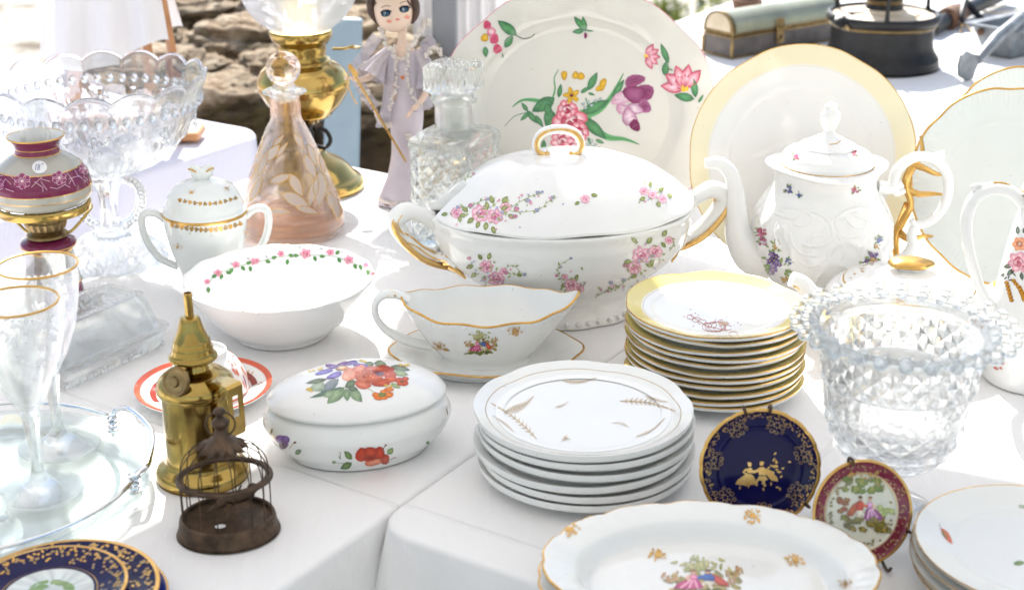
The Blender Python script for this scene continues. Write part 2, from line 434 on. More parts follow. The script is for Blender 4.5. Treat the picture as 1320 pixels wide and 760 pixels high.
def couple(x, y, w, h, flip=1, skirt=('#d06a90', '#a83868', '#eaa6bd'), jacket=('#4468ac', '#2a4480'), cloak=('#d2583a', '#a33420'), gilt=None, k=1.0):
    out = []; sk = []
    def pg(pts, c0, c1):
        cx = sum(p[0] for p in pts) / len(pts); cy_ = sum(p[1] for p in pts) / len(pts)
        out.append(F([(x + flip * (cx + (p[0] - cx) * k) * w, y + (cy_ + (p[1] - cy_) * k) * h) for p in pts], (1, 1, 1) if gilt else C(c0), (1, 1, 1) if gilt else C(c1), gilt))
    def st(pts, ww, c0): out.append(S([(x + flip * p[0] * w, y + p[1] * h) for p in pts], ww * w, (1, 1, 1) if gilt else C(c0), gilt))
    def rd(px, py, r, c0, c1, ry=None): pg([(px + r * cos(t * pi / 5), py + (ry or r * w / h) * sin(t * pi / 5)) for t in range(10)], c0, c1)
    pg([(.11, -.10), (.20, -.04), (.30, .12), (.31, .20), (.20, .18), (.13, .06)], *cloak)
    pg([(.02, .07), (.13, .07), (.17, .15), (.08, .19), (-.01, .15)], '#ece6d8', '#b9ab90'); st([(.02, .14), (-.01, .20), (.00, .27)], .035, '#e2dccb'); st([(.10, .15), (.09, .21), (.12, .27)], .035, '#d8d0bc')
    pg([(.02, .07), (.01, -.06), (.045, -.11), (.10, -.11), (.15, -.02), (.14, .08)], *jacket)
    st([(.05, -.07), (.0, -.02), (-.06, .0)], .04, jacket[0]); rd(.065, -.16, .032, '#e0b494', '#a87858'); rd(.07, -.185, .036, '#5a3a2a', '#38221a', .028)
    pg([(-.07, .02), (-.03, .07), (.0, .16), (.02, .25), (-.10, .275), (-.23, .275), (-.33, .25), (-.29, .15), (-.20, .06), (-.14, .02)], skirt[0], skirt[1])
    if not gilt:
        for q0, q1, q2 in (((-.13, .04), (-.18, .14), (-.25, .25)), ((-.11, .05), (-.13, .15), (-.15, .26)), ((-.09, .05), (-.07, .14), (-.05, .25))): st([q0, q1, q2], .022, skirt[2])
    pg([(-.14, .03), (-.15, -.06), (-.11, -.095), (-.07, -.09), (-.05, -.03), (-.06, .03)], skirt[2], skirt[0])
    st([(-.14, -.06), (-.19, .0), (-.14, .05)], .032, '#e3bfa2'); rd(-.10, -.145, .031, '#e8c2a2', '#b98a68'); rd(-.105, -.175, .034, '#8d5b3a', '#6a4028', .024)
    return out
def pastoral(x, y, w, h, flip=1, **kw):            # a small painted garden scene: two seated figures under trees
    out = []; rnd = random.Random(3)
    def bb(px, py, rx, ry, c0, c1, ang=0.0): out.append(F(blob(x + flip * px * w, y + py * h, rx * w, ry * h, ang, 9, .18), C(c0), C(c1)))
    for k in range(50):
        a = rnd.random() * 2 * pi; d = sqrt(rnd.random())
        bb(cos(a) * d * .45, .10 + sin(a) * d * .30, .065, .055, rnd.choice(['#a59a58', '#8a8a48', '#b9a66a', '#c8b070', '#7d8146', '#d0bb80']), rnd.choice(['#7f7a40', '#988a50', '#c2ae78']), rnd.random())
    for k in range(40): bb(rnd.gauss(0, .13), -.31 + rnd.gauss(0, .09), .045, .036, rnd.choice(['#b3b27a', '#97a064', '#c4bf8e', '#d0cba0']), rnd.choice(['#8a915a', '#b0ac70']), rnd.random() * 3)
    for k in range(18): bb(rnd.choice([-1, 1]) * rnd.uniform(.28, .46), -.02 + rnd.gauss(0, .10), .045, .04, rnd.choice(['#c9b48a', '#b59a70', '#c08a68']), '#a8906a', rnd.random() * 3)
    for k in range(26): bb(rnd.uniform(-.42, .42), .34 + rnd.gauss(0, .05), .055, .026, rnd.choice(['#6f7a35', '#8e8a3c', '#5e6a30', '#a09448']), '#5a642e', rnd.uniform(-.3, .3))
    return out + couple(x, y, w, h, flip, **kw)
def px_cast(root):
    inv = mw(root).inverted(); o = inv @ CAMP; r3 = inv.to_3x3()
    return lambda u, v: (o, (r3 @ pray(u, v)).normalized())
def top_cast(h=.3): return lambda x, y: (Vector((x, y, h)), Vector((0, 0, -1)))
def paint(mb, tree, cast, shapes, mat='porcelain', off=.00022, dstep=.000003, maxd=20):
    k = 0
    for s in shapes:
        k += 1; d = off + dstep * (k % 300)
        def hit(a, b):
            o, dr = cast(a, b); h = tree.ray_cast(o, dr, maxd)
            if h[0] is None: return None
            nn = h[1] if h[1].dot(dr) < 0 else -h[1]
            return tuple(h[0] + nn * d)
        if s[0] == 'fan':
            pts = s[1]; cx = sum(p[0] for p in pts) / len(pts); cyy = sum(p[1] for p in pts) / len(pts)
            big = max(hypot(p[0] - cx, p[1] - cyy) for p in pts)
            c = hit(cx, cyy); n = len(pts)
            mid = [hit(cx + (p[0] - cx) * .55, cyy + (p[1] - cyy) * .55) for p in pts]; out = [hit(*p) for p in pts]
            if c is None or None in mid or None in out: continue
            if max((Vector(q) - Vector(c)).length for q in out) > .09: continue
            vs = [c] + mid + out; c0, c1 = s[2], s[3]; cm = tuple((x + y) / 2 for x, y in zip(c0, c1))
            fs = []
            for i in range(n):
                j = (i + 1) % n
                fs.append((0, 1 + i, 1 + j)); fs.append((1 + i, 1 + n + i, 1 + n + j, 1 + j))
            jit = lambda q_: (lambda k_: tuple(min(.95, x_ * k_) for x_ in q_))(random.uniform(.80, 1.18))
            mb.add(vs, fs, s[4] or mat, [jit(c0)] + [jit(cm) for _ in range(n)] + [jit(c1) for _ in range(n)])
        else:
            pts, wd, cc, mt, w1 = s[1:]; L = []; n = len(pts)
            for i in range(n):
                a = pts[max(i - 1, 0)]; b = pts[min(i + 1, n - 1)]; dx, dy = b[0] - a[0], b[1] - a[1]; q = hypot(dx, dy) or 1
                ww = wd if w1 is None else wd + (w1 - wd) * i / (n - 1)
                L.append((hit(pts[i][0] - dy / q * ww / 2, pts[i][1] + dx / q * ww / 2), hit(pts[i][0] + dy / q * ww / 2, pts[i][1] - dx / q * ww / 2)))
            for i in range(n - 1):
                a, b = L[i]; c, e = L[i + 1]
                if None in (a, b, c, e): continue
                if (Vector(a) - Vector(c)).length > .05: continue
                mb.add([a, b, e, c], [(0, 1, 2, 3)], mt or mat, cc)
def smooth(a, b, x):
    t = min(1, max(0, (x - a) / (b - a))); return t * t * (3 - 2 * t)

# ================================================================== SETTING
# ground: one pale dusty sheet to the horizon
def ground_mat():
    m, n, l, p = newmat('ground_dust')
    t = noise_node(n, l, 2.2, 8, .7); r = ramp(n, l, t.outputs['Fac'], [(.36, (.13, .10, .065)), (.45, (.36, .33, .28)), (.6, (.52, .49, .45))])
    l.new(r.outputs[0], p.inputs['Base Color']); p.inputs['Roughness'].default_value = .95
    t2 = noise_node(n, l, 25, 8); bump(n, l, t2.outputs['Fac'], p, .5, .03)
ground_mat()
g = MB(); n_ = 24
xs = [-400, -120, -40, -15] + [-8 + k for k in range(17)] + [15, 40, 120, 400]; ys = [-400, -120, -40, -12] + [-4 + k for k in range(24)] + [30, 60, 150, 400]
g.grid([[(x, y, .02 * noise.noise((x * .7, y * .7, 0)) if abs(x) < 9 and abs(y) < 22 else 0) for y in ys] for x in xs], mat='ground_dust')
struct(g.build('ground'))

TA = atan2(.54, .84)
ES = Vector((sin(TA), cos(TA), 0)); EN = Vector((cos(TA), -sin(TA), 0))
def tablecloth(label, n0, n1, s0, s1, z, seed, drop=.66, rad=.05, fold=.014, er=.010, mat='table_linen'):
    hx, hy = (n1 - n0) / 2, (s1 - s0) / 2; cn, cs = (n0 + n1) / 2, (s0 + s1) / 2
    per = []                                   # rounded rectangle, with the outward direction
    def line(a, b, nx, ny):
        k = max(2, int(hypot(b[0] - a[0], b[1] - a[1]) / .014))
        for i in range(k): per.append((a[0] + (b[0] - a[0]) * i / k, a[1] + (b[1] - a[1]) * i / k, nx, ny))
    def arc(cx, cy_, a0):
        for i in range(8):
            a = a0 + pi / 2 * i / 8; per.append((cx + rad * cos(a), cy_ + rad * sin(a), cos(a), sin(a)))
    line((hx, -hy + rad), (hx, hy - rad), 1, 0); arc(hx - rad, hy - rad, 0)
    line((hx - rad, hy), (-hx + rad, hy), 0, 1); arc(-hx + rad, hy - rad, pi / 2)
    line((-hx, hy - rad), (-hx, -hy + rad), -1, 0); arc(-hx + rad, -hy + rad, pi)
    line((-hx + rad, -hy), (hx - rad, -hy), 0, -1); arc(hx - rad, -hy + rad, 3 * pi / 2)
    rings = []
    scales = [0.002] + [k / 34 for k in range(1, 33)] + [.965, .985]
    def top(x, y):
        q = noise.noise((x * 3.1 + seed, y * 3.1, seed)) * .0012 + noise.noise((x * 9 + seed, y * 9, 2)) * .0005
        return min(0, q - .0012)
    P = []
    L = 0; prev = per[-1]
    for (x, y, nx, ny) in per:
        L += hypot(x - prev[0], y - prev[1]); prev = (x, y)
        row = []
        xi, yi = x - nx * er, y - ny * er
        for k in scales: row.append((xi * k, yi * k, z + top(xi * k + cn, yi * k + cs)))
        zt = top(xi + cn, yi + cs)
        for a in (0, 22, 45, 68, 90): row.append((xi + nx * er * sin(R(a)), yi + ny * er * sin(R(a)), z + zt - er * (1 - cos(R(a)))))
        for k in range(1, 15):
            d = drop * (k / 14) ** 1.4; am = fold * smooth(-.01, .09, d)
            ph = L * 52 + 4.0 * noise.noise((L * 2.3, seed, 0)); f = (.5 + .5 * sin(ph)) * (.6 + .6 * noise.noise((L * 3.1, seed + 5, d)))
            f = max(f, 0) * am + .010 * d / drop + .004 * noise.noise((L * 8, d * 9, seed)) * smooth(0, .08, d)
            row.append((x + nx * f, y + ny * f, z + zt - er - d))
        P.append(row)
    m = MB(); W = []
    for row in P: W.append([tuple(EN * (a + cn) + ES * (b + cs) + Vector((0, 0, c))) for a, b, c in row])
    m.grid(W, cu=True, mat=mat)
    o = m.build('tablecloth', sharp=None)
    return tag(o, label, 'tablecloth', 'white tablecloths over the market tables')
tablecloth('white tablecloth under the brass burner, birdcage and glass tray', -1.468, -.693, -.55, 1.690, T, 1.3, er=.006)
tablecloth('white tablecloth with a hanging rounded corner under the fern plate stack', -.690, .95, .852, 2.440, T + .003, 4.1, fold=.022, rad=.035, er=.006)
tablecloth('white tablecloth under the black stove and metal tools', -1.48, .75, 2.452, 4.7, T + .001, 7.7)
tablecloth('white tablecloth behind the glass compote with a lavender shaded drop', -2.75, -1.615, -.3, 1.775, T, 9.2, rad=.06, mat='shade_tinted_linen')

# ---- canopy over the stall: unseen edge shaped to throw the shade line across the tables
HC = 1.25; cot = 1 / math.tan(SUN_EL); DL = hypot(SHX, SHY); sx_, sy_ = SHX / DL * cot, SHY / DL * cot
edge = [at(-400, 930), at(-60, 790), at(130, 702), at(225, 655), at(338, 592), at(354, 545), at(430, 500), at(492, 455), at(506, 415), at(522, 380), at(524, 327), at(470, 312), at(505, 284), at(560, 272), (.03, 1.86)]
for (u, v, h) in [(717, 205, .183), (730, 255, .165), (745, 305, .132), (832, 388, .07), (877, 411, .07), (930, 429, .07), (975, 440, .07)]:
    x, y = at(u, v, h); edge.append((x + sx_ * h, y + sy_ * h))
edge += [at(1042, 566), at(1110, 582), at(1190, 596), at(1330, 622), at(1500, 660), at(1800, 690)]
edge = [(x - sx_ * HC, y - sy_ * HC) for x, y in edge]
poly = edge + [(2.6, edge[-1][1]), (2.6, -3.6), (-2.6, -3.6), (-2.6, edge[0][1])]
can = thing('market_canopy', 'white cloth market canopy on a grey metal post beside the doll', 'canopy', (0, 0, 0))
m = MB(); nn = len(poly); zc = T + HC
m.add([(x, y, zc) for x, y in poly] + [(x, y, zc + .004) for x, y in poly], [tuple(range(nn)), tuple(range(2 * nn - 1, nn - 1, -1))] + [(i, i + nn, (i + 1) % nn + nn, (i + 1) % nn) for i in range(nn)], 'canopy_cloth', smooth=False)
m.build('canopy_cloth', can)
for (x, y) in ((-.142, 3.12), (-2.5, -3.5), (2.5, -3.5), (2.5, 1.9)):
    m = MB(); m.box((x, y, (T + HC - .004) / 2), (.052, .052, T + HC - .004), 'post_paint', bev=.004); m.build('pole', can)
shade_pts = [(x - sx_ * HC, y - sy_ * HC) for x, y in (at(20, 405), at(120, 368), at(225, 352), at(330, 410), at(345, 442), at(240, 468), at(180, 505), at(107, 532), at(10, 556), at(-60, 480))]  # unseen cloth added overhead to keep the sun off the glassware
m = MB(); nf = len(shade_pts); zf = zc + .03
m.add([(x, y, zf) for x, y in shade_pts] + [(x, y, zf + .003) for x, y in shade_pts], [tuple(range(nf)), tuple(range(2 * nf - 1, nf - 1, -1))] + [(i, i + nf, (i + 1) % nf + nf, (i + 1) % nf) for i in range(nf)], 'canopy_cloth', smooth=False)
fl = [tuple(p) for p in shade_pts]
for p in ((fl[4], edge[4]), (fl[6], edge[1])): m.tube([(p[0][0], p[0][1], zf + .002), (p[1][0], p[1][1], zc + .002)], .003, 'canopy_cloth', 5)
m.build('added_shade_cloth', can)
# gathered side curtain tied to the front post
m = MB(); P = []
for i in range(41):
    t = i / 40; x = -.215 + .20 * t
    P.append([(x, 3.19 + .018 * sin(t * 40) + .01 * sin(t * 13 + k), .04 + k * .12) for k in range(17)])
m.grid(P, mat='thin_linen'); m.build('curtain', can, sharp=None)

# ---- boulders behind the tables
def rock_mat():
    m, n, l, p = newmat('limestone')
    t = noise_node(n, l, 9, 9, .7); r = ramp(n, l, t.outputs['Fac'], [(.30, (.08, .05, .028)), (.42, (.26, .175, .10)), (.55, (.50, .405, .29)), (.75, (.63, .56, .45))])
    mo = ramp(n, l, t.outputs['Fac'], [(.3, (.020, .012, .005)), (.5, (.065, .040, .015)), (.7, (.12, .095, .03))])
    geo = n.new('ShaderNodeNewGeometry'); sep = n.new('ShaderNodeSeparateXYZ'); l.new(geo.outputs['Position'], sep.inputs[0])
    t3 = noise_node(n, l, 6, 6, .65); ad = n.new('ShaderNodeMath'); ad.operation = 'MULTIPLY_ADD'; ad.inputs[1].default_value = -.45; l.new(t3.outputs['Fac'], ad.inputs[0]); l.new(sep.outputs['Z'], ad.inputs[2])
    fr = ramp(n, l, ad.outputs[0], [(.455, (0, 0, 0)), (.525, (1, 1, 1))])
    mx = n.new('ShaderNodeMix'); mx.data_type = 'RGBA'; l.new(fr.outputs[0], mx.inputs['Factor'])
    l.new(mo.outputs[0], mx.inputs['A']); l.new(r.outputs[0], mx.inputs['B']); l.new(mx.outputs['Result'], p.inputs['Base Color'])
    p.inputs['Roughness'].default_value = .95; t2 = noise_node(n, l, 40, 9, .75); bump(n, l, t2.outputs['Fac'], p, .8, .02)
rock_mat()
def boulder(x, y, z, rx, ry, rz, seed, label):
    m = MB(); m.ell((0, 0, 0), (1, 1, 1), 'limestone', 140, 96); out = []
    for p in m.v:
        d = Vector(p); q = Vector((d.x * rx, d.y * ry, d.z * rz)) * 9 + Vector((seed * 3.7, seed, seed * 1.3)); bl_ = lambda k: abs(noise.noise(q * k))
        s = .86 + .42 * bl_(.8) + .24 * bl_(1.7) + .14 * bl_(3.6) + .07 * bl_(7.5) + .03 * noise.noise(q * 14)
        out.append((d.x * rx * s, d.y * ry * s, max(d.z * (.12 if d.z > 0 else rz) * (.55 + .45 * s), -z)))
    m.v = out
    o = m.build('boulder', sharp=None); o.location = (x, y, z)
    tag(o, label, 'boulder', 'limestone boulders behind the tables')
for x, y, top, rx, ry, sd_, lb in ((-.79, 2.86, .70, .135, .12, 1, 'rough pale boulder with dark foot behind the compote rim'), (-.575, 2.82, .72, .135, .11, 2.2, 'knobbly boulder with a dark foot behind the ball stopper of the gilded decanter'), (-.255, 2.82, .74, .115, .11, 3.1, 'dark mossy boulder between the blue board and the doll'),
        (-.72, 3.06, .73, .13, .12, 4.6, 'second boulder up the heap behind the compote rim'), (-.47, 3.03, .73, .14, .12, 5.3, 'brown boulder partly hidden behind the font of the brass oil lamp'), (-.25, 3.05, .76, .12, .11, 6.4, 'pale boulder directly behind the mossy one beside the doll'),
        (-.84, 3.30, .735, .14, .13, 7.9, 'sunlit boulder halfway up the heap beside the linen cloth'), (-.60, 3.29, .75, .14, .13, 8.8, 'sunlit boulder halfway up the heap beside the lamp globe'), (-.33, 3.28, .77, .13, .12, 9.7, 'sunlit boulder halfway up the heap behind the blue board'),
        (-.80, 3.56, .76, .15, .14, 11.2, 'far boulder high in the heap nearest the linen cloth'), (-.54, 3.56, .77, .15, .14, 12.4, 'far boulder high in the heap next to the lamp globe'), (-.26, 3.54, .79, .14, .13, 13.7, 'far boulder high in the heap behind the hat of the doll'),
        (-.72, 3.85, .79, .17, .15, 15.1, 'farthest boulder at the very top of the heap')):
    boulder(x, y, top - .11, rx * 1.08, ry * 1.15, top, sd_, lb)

# ---- blue board leaning behind the brass lamp
bb = thing('blue_board', 'pale blue painted plank leaning behind the brass oil lamp', 'board', (-.335, 2.46, 0), rot=(R(-4), R(3), 0))
m = MB(); m.box((0, 0, .455), (.062, .02, .91), 'blue_paint', bev=.003); m.build('plank', bb)
m = MB(); m.box((0, -.017, .62), (.062, .012, .03), 'blue_paint', bev=.002); m.build('batten', bb)

# ---- wooden stand with a linen cloth hung over it, on the far table
st = thing('wooden_rack', 'small wooden folding rack standing on the far white table', 'rack', (-.62, 2.30, T))
for (x0, y0, x1, y1) in ((.055, -.02, .035, .03), (.085, .06, .06, .02), (-.075, -.02, -.055, .03), (-.1, .06, -.075, .02)):
    m = MB(); m.tube([(x0, y0, 0), (x1, y1, .33)], .0075, 'wood', 4, smooth=False); m.build('leg', st)
m = MB(); m.tube([(-.09, .025, .325), (.08, .025, .325)], .008, 'wood', 6); m.build('rail', st)
m = MB(); m.box((.0, .01, .012), (.24, .06, .016), 'wood', bev=.003, rot=Euler((0, 0, .0))); m.build('base_board', st)
m = MB(); P = []
for i in range(61):
    t = i / 60; row = []
    for k in range(31):
        q = k / 30; half = (q - .5) * 2; z = .345 - abs(half) ** 1.2 * .20 * (1.0 + .12 * sin(t * 5)); w = .075 + .03 * abs(half) + .012 * sin(t * 4)
        y = .025 + half * .055 + .010 * sin(t * 21) * abs(half) * (1 if half < 0 else .6)
        row.append((-.01 + (t - .5) * 2 * w, y, z))
    P.append(row)
m.grid(P, mat='thin_linen'); o = m.build('linen_cloth', sharp=None); o.location = (-.62, 2.30, T)
tag(o, 'greyish white linen cloth draped over the wooden rack', 'cloth')

# ---- weeds on the ground beyond the tables
m = MB()
for k in range(420):
    c = random.choice([(0.55, 6.9), (.75, 7.3), (.9, 6.6), (1.25, 7.6), (.35, 7.8)]); x = c[0] + random.gauss(0, .13); y = c[1] + random.gauss(0, .22); a = random.random() * 6; h = random.uniform(.03, .11)
    dx, dy = cos(a) * .012, sin(a) * .012; bx, by = random.gauss(0, .04), random.gauss(0, .04)
    m.add([(x - dx, y - dy, 0), (x + dx, y + dy, 0), (x + dx * .7 + bx, y + dy * .7 + by, h * .7), (x + bx * 1.7, y + by * 1.7, h)], [(0, 1, 2, 3)], 'weed')
tag(m.build('weeds', sharp=None), 'sparse yellow green weeds on the sunlit ground beyond the tables', 'weeds', kind='stuff')

# ================================================================== CROCKERY
WHITE = (.80, .80, .785); COOL = (.775, .785, .765); CREAM = (.64, .615, .56)
def plate_mb(Rr, h=.016, foot=.56, well=.66, th=.003, floor=.005, rim='gold', rimw=.010, line=None, band=None, scal=None, seg=128, white=WHITE, relief=None, sx=1, sy=1, rimcol=None, line2=None, lip=None, body='porcelain'):
    wz = floor + .0012
    def topz(f): return wz + (h - wz) * max(0, (f - well) / (1 - well)) ** 1.15
    bc = band[1] if band else white
    pr = [(0, .0025), (Rr * foot * .92, .0025), (Rr * foot * .95, 0), (Rr * foot, 0), (Rr * foot * 1.03, .0025), (Rr * .78, max(.004, topz(.78) - th - .001)), (Rr * .93, h - (lip or th) - .0016), (Rr * .975, h - (lip or th) - .0006), (Rr * .992, h - (lip or th) * .82), (Rr * .998, h - (lip or th) * .45), (Rr, h - .0012, rim, rimcol or bc), (Rr * 1.0, h, rim, rimcol or bc), (Rr * (1 - rimw), h, body, bc)]
    ev = []
    if band: ev.append((band[0], body, white))
    if line:
        ev.append((line[0] + line[1], line[2], bc if not band or line[0] > band[0] else white)); ev.append((line[0], body, bc if band and line[0] > band[0] else white))
    if line2: ev.append((line2[0] + line2[1], line2[2], white)); ev.append((line2[0], 'porcelain', white))
    for q in (.9, .8, .72): ev.append((q, None, None))
    for f, mt, cc in sorted(ev, key=lambda e: -e[0]): pr.append((Rr * f, topz(f), mt, cc))
    pr += [(Rr * well * 1.0, wz + .0006), (Rr * well * .93, floor + .0004), (Rr * .4, floor), (0, floor)]
    mod = None
    if scal or relief:
        n, amp, za = scal or (0, 0, 0)
        def mod(t, r, z):
            k = smooth(.70 * Rr, Rr, r)
            f = -abs(cos(n * t / 2)) ** 9 if n else 0
            r2 = r * (1 + amp * k * f); z2 = z + za * k * f
            if relief: z2 += relief(t, r / Rr)
            return r2, z2
    m = MB(white); m.lathe(pr, body, seg=seg, mod=mod, sub=3, sx=sx, sy=sy); return m
def lies(name, label, cat, mb, loc, rotz=0, group=None, rot=None):
    o = mb.build(name); o.location = loc; o.rotation_euler = rot or (0, 0, rotz); return tag(o, label, cat, group)
class Root:
    def __init__(s, loc, rot=(0, 0, 0)): s.location = Vector(loc); s.rotation_euler = Euler(rot)
ORD = ['topmost', 'second from the top', 'third from the top', 'fourth from the top', 'fifth from the top', 'sixth from the top', 'seventh from the top', 'eighth from the top', 'ninth from the top', 'tenth from the top', 'bottommost']

# ---- stack of six white plates with gold ferns
fx, fy = .0650, 1.183
base = plate_mb(.0975, h=.0175, foot=.60, well=.80, floor=.0098, rim='porcelain', line=(.885, .009, 'pale_gold'), scal=(6, .016, .001), white=COOL, lip=.0066)
for k in range(6):
    z = T + .003 + .0098 * k; loc = (fx + .0022 * sin(k * 2.3), fy + .0018 * cos(k * 1.7), z); rz = .3 * k if k < 5 else .26
    if k == 5:
        m = plate_mb(.0975, h=.0175, foot=.60, well=.80, floor=.0098, rim='porcelain', line=(.885, .009, 'pale_gold'), scal=(6, .016, .001), white=COOL, lip=.0066)
        sh = []
        def q(x, y): return 600 + x / 3.62, 460 + y / 3.62
        for (a, b, c, d, wd, bd) in ((120, 215, 332, 382, 44, .10), (318, 182, 182, 252, 50, .22), (612, 97, 455, 112, 34, .15), (978, 252, 722, 206, 44, -.12), (945, 210, 838, 182, 26, .1), (930, 285, 796, 372, 22, .18), (125, 275, 225, 350, 18, .1)):
            x0, y0 = q(c, d); x1, y1 = q(a, b); sh += fern(x1, y1, x0, y0, wd / 3.62, bd) if False else fern(x0, y0, x1, y1, wd / 3.62, bd)
        for (a, b, c, d) in ((415, 235, 480, 208), (762, 326, 682, 310), (445, 395, 475, 362), (455, 372, 492, 385)):
            x0, y0 = q(a, b); x1, y1 = q(c, d); sh += fern(x0, y0, x1, y1, 5.5, .2, 7)
        paint(m, m.bvh(), px_cast(Root(loc, (0, 0, rz))), sh)
        o = m.build('dinner_plate')
    elif k == 0: o = base.build('dinner_plate'); proto = o
    else: o = proto.copy(); col.objects.link(o)
    o.location = loc; o.rotation_euler = (0, 0, rz) if k == 5 else (.006 * sin(k * 2.7), .006 * cos(k * 1.9), rz)
    i = 5 - k
    tag(o, 'white plate painted with gold ferns on top of its stack of six' if i == 0 else ('bottommost plate of the white gold fern plate stack' if i == 5 else f'white plate {ORD[i]} in the gold fern plate stack'), 'plate', 'white plates with gold ferns in one stack')

# ---- stack of eleven yellow rimmed plates
yx, yy = .2045, 1.366; YB = (.70, .60, .22)
def ymb(): return plate_mb(.0900, h=.0165, foot=.62, well=.70, floor=.0075, rim='gold', rimw=.012, lip=.0046, band=(.80, YB), line=(.79, .008, 'pale_gold'), scal=(5, .02, .0016), white=WHITE)
base = ymb()
for k in range(11):
    z = T + .003 + .0075 * k; loc = (yx + .0022 * sin(k * 2.9 + 1), yy + .0020 * cos(k * 2.1), z); rz = (.37 * k) % 1.2566 + .1 * sin(k * 3)
    if k == 10:
        m = ymb(); rz = .55; sh = []
        def q(x, y): return 660 + x / 4, 380 + y / 4
        rnd = random.Random(5); red = C('#b0604a'); gr = C('#8a8f60')
        for j in range(9):
            cx, cyy = 925 + j * 27, 110 + j * 9 + rnd.uniform(-26, 22)
            pts = [q(cx + 24 * cos(t * 1.25 + j), cyy + 13 * sin(t * 1.25 + j)) for t in range(5)]; sh.append(S(cr(pts, 3), .65, red))
        for j in range(16): sh.append(F(blob(*q(rnd.uniform(880, 1190), rnd.uniform(75, 165)), 1.0, .6), C(rnd.choice(['#c08a70', '#b0604a', '#9a9a6c', '#d0b080']))))
        sh.append(F(blob(*q(1090, 148), 7, 3), C('#d2b98c'), C('#b79a70'))); sh.append(S([q(920, 105), q(1000, 160), q(1110, 185)], .7, red))
        for j in range(4): sh.append(S(cr([q(1040 + 62 * cos(t) * (1 - j * .12) + j * 8, 165 + 26 * sin(t)) for t in (j, j + 1.2, j + 2.4, j + 3.6, j + 4.8)], 3), .6, red))
        paint(m, m.bvh(), px_cast(Root(loc, (0, 0, rz))), sh); o = m.build('side_plate')
    elif k == 0: o = base.build('side_plate'); proto = o
    else: o = proto.copy(); col.objects.link(o)
    o.location = loc; o.rotation_euler = (0, 0, rz) if k == 10 else (.005 * sin(k * 2.7), .005 * cos(k * 1.9), rz)
    i = 10 - k
    tag(o, 'yellow rimmed plate with red scrolls on top of its stack of eleven' if i == 0 else f'yellow rimmed plate {ORD[i]} in the tall plate stack', 'plate', 'yellow rimmed plates in one stack')

# ---- large floral platter standing at the back
rt = Root((.0835, 1.838, T), (R(76), 0, R(-2))); A_, B_ = .1905, .160
def wav(t, f): return 0
m = MB(CREAM); PINK = C('#d2497c')
pr = [(0, .006), (.115, .006), (.12, .002), (.128, .002), (.13, .008), (.165, .017), (.187, .023), (.1905, .0255), (.1908, .0268, None, PINK), (.1898, .0275, None, CREAM), (.175, .026), (.150, .021), (.140, .016), (.13, .0115), (.12, .0105), (.06, .0105), (0, .0105)]
def pm(t, r, z):
    k = smooth(.13, .19, r); f = .5 * cos(12 * t) + .5 * abs(cos(6 * t + .3)); return r * (1 + .012 * k * f), z + .0025 * k * cos(12 * t + .5)
m.lathe(pr, seg=200, mod=pm, sub=4, sx=.94, sy=B_ / A_, off=(0, B_))
sh = []; 
def q(x, y): return 600 + x / 3.166, y / 3.166
def L(x, y, l, a, w=.38, c=None, b=0): X, Y = q(x, y); return leaf(X, Y, l / 3.166, a, w, c or C('#5d9a62'), C('#3c6b4a'), b)
DK = C('#2f4a3c'); GR = C('#62a468')
for pts, w0, w1 in (([(470, 470), (540, 450), (590, 400), (645, 300)], 44, 3), ([(475, 470), (520, 520), (580, 560), (650, 568), (710, 590)], 48, 3), ([(355, 430), (285, 410), (230, 410), (190, 438)], 24, 3), ([(340, 440), (365, 370), (362, 320), (380, 285)], 9, 3), ([(490, 400), (510, 440), (560, 440), (600, 390)], 6, 5), ([(250, 460), (200, 475), (160, 515)], 4, 2)):
    sh.append(S(cr([q(*p) for p in pts], 4), w0 / 3.166, GR, None, w1 / 3.166)); sh.append(S(cr([q(*p) for p in pts], 4), 1.6 / 3.166, DK))
sh += [L(365, 400, 110, 2.6, .5), L(360, 455, 100, 1.75, .5), L(470, 465, 130, -.45, .34), L(480, 480, 130, .75, .36), L(600, 400, 90, -1.0, .3), L(355, 415, 90, 2.75, .55), L(350, 440, 75, 1.9, .5), L(330, 420, 60, 1.4, .5), L(500, 370, 85, -1.1, .38), L(380, 400, 60, -1.4, .35), L(250, 450, 70, .9, .35), L(255, 455, 45, -2.2, .4), L(260, 460, 50, 2.4, .35), L(285, 470, 60, 1.0, .35), L(280, 440, 35, -.4, .5), L(470, 380, 45, -.6, .4), L(500, 380, 30, .3, .4), L(330, 585, 40, 2.2, .4), L(320, 570, 50, 1.6, .4), L(500, 560, 35, 1.2, .4), L(530, 570, 40, .4, .4), L(560, 620, 45, .5, .35), L(360, 620, 40, 2.0, .4)]
RP = ('#9c1c3c', '#c9365a', '#f2d5da')
for (x, y, r) in ((425, 500, 66), (460, 540, 40), (395, 575, 42), (440, 600, 36), (415, 445, 36)): X, Y = q(x, y); sh += rose(X, Y, r / 3.166 * 1.1, RP, .95, 7)
PU, PL = C('#74244f'), C('#e3cfd6')
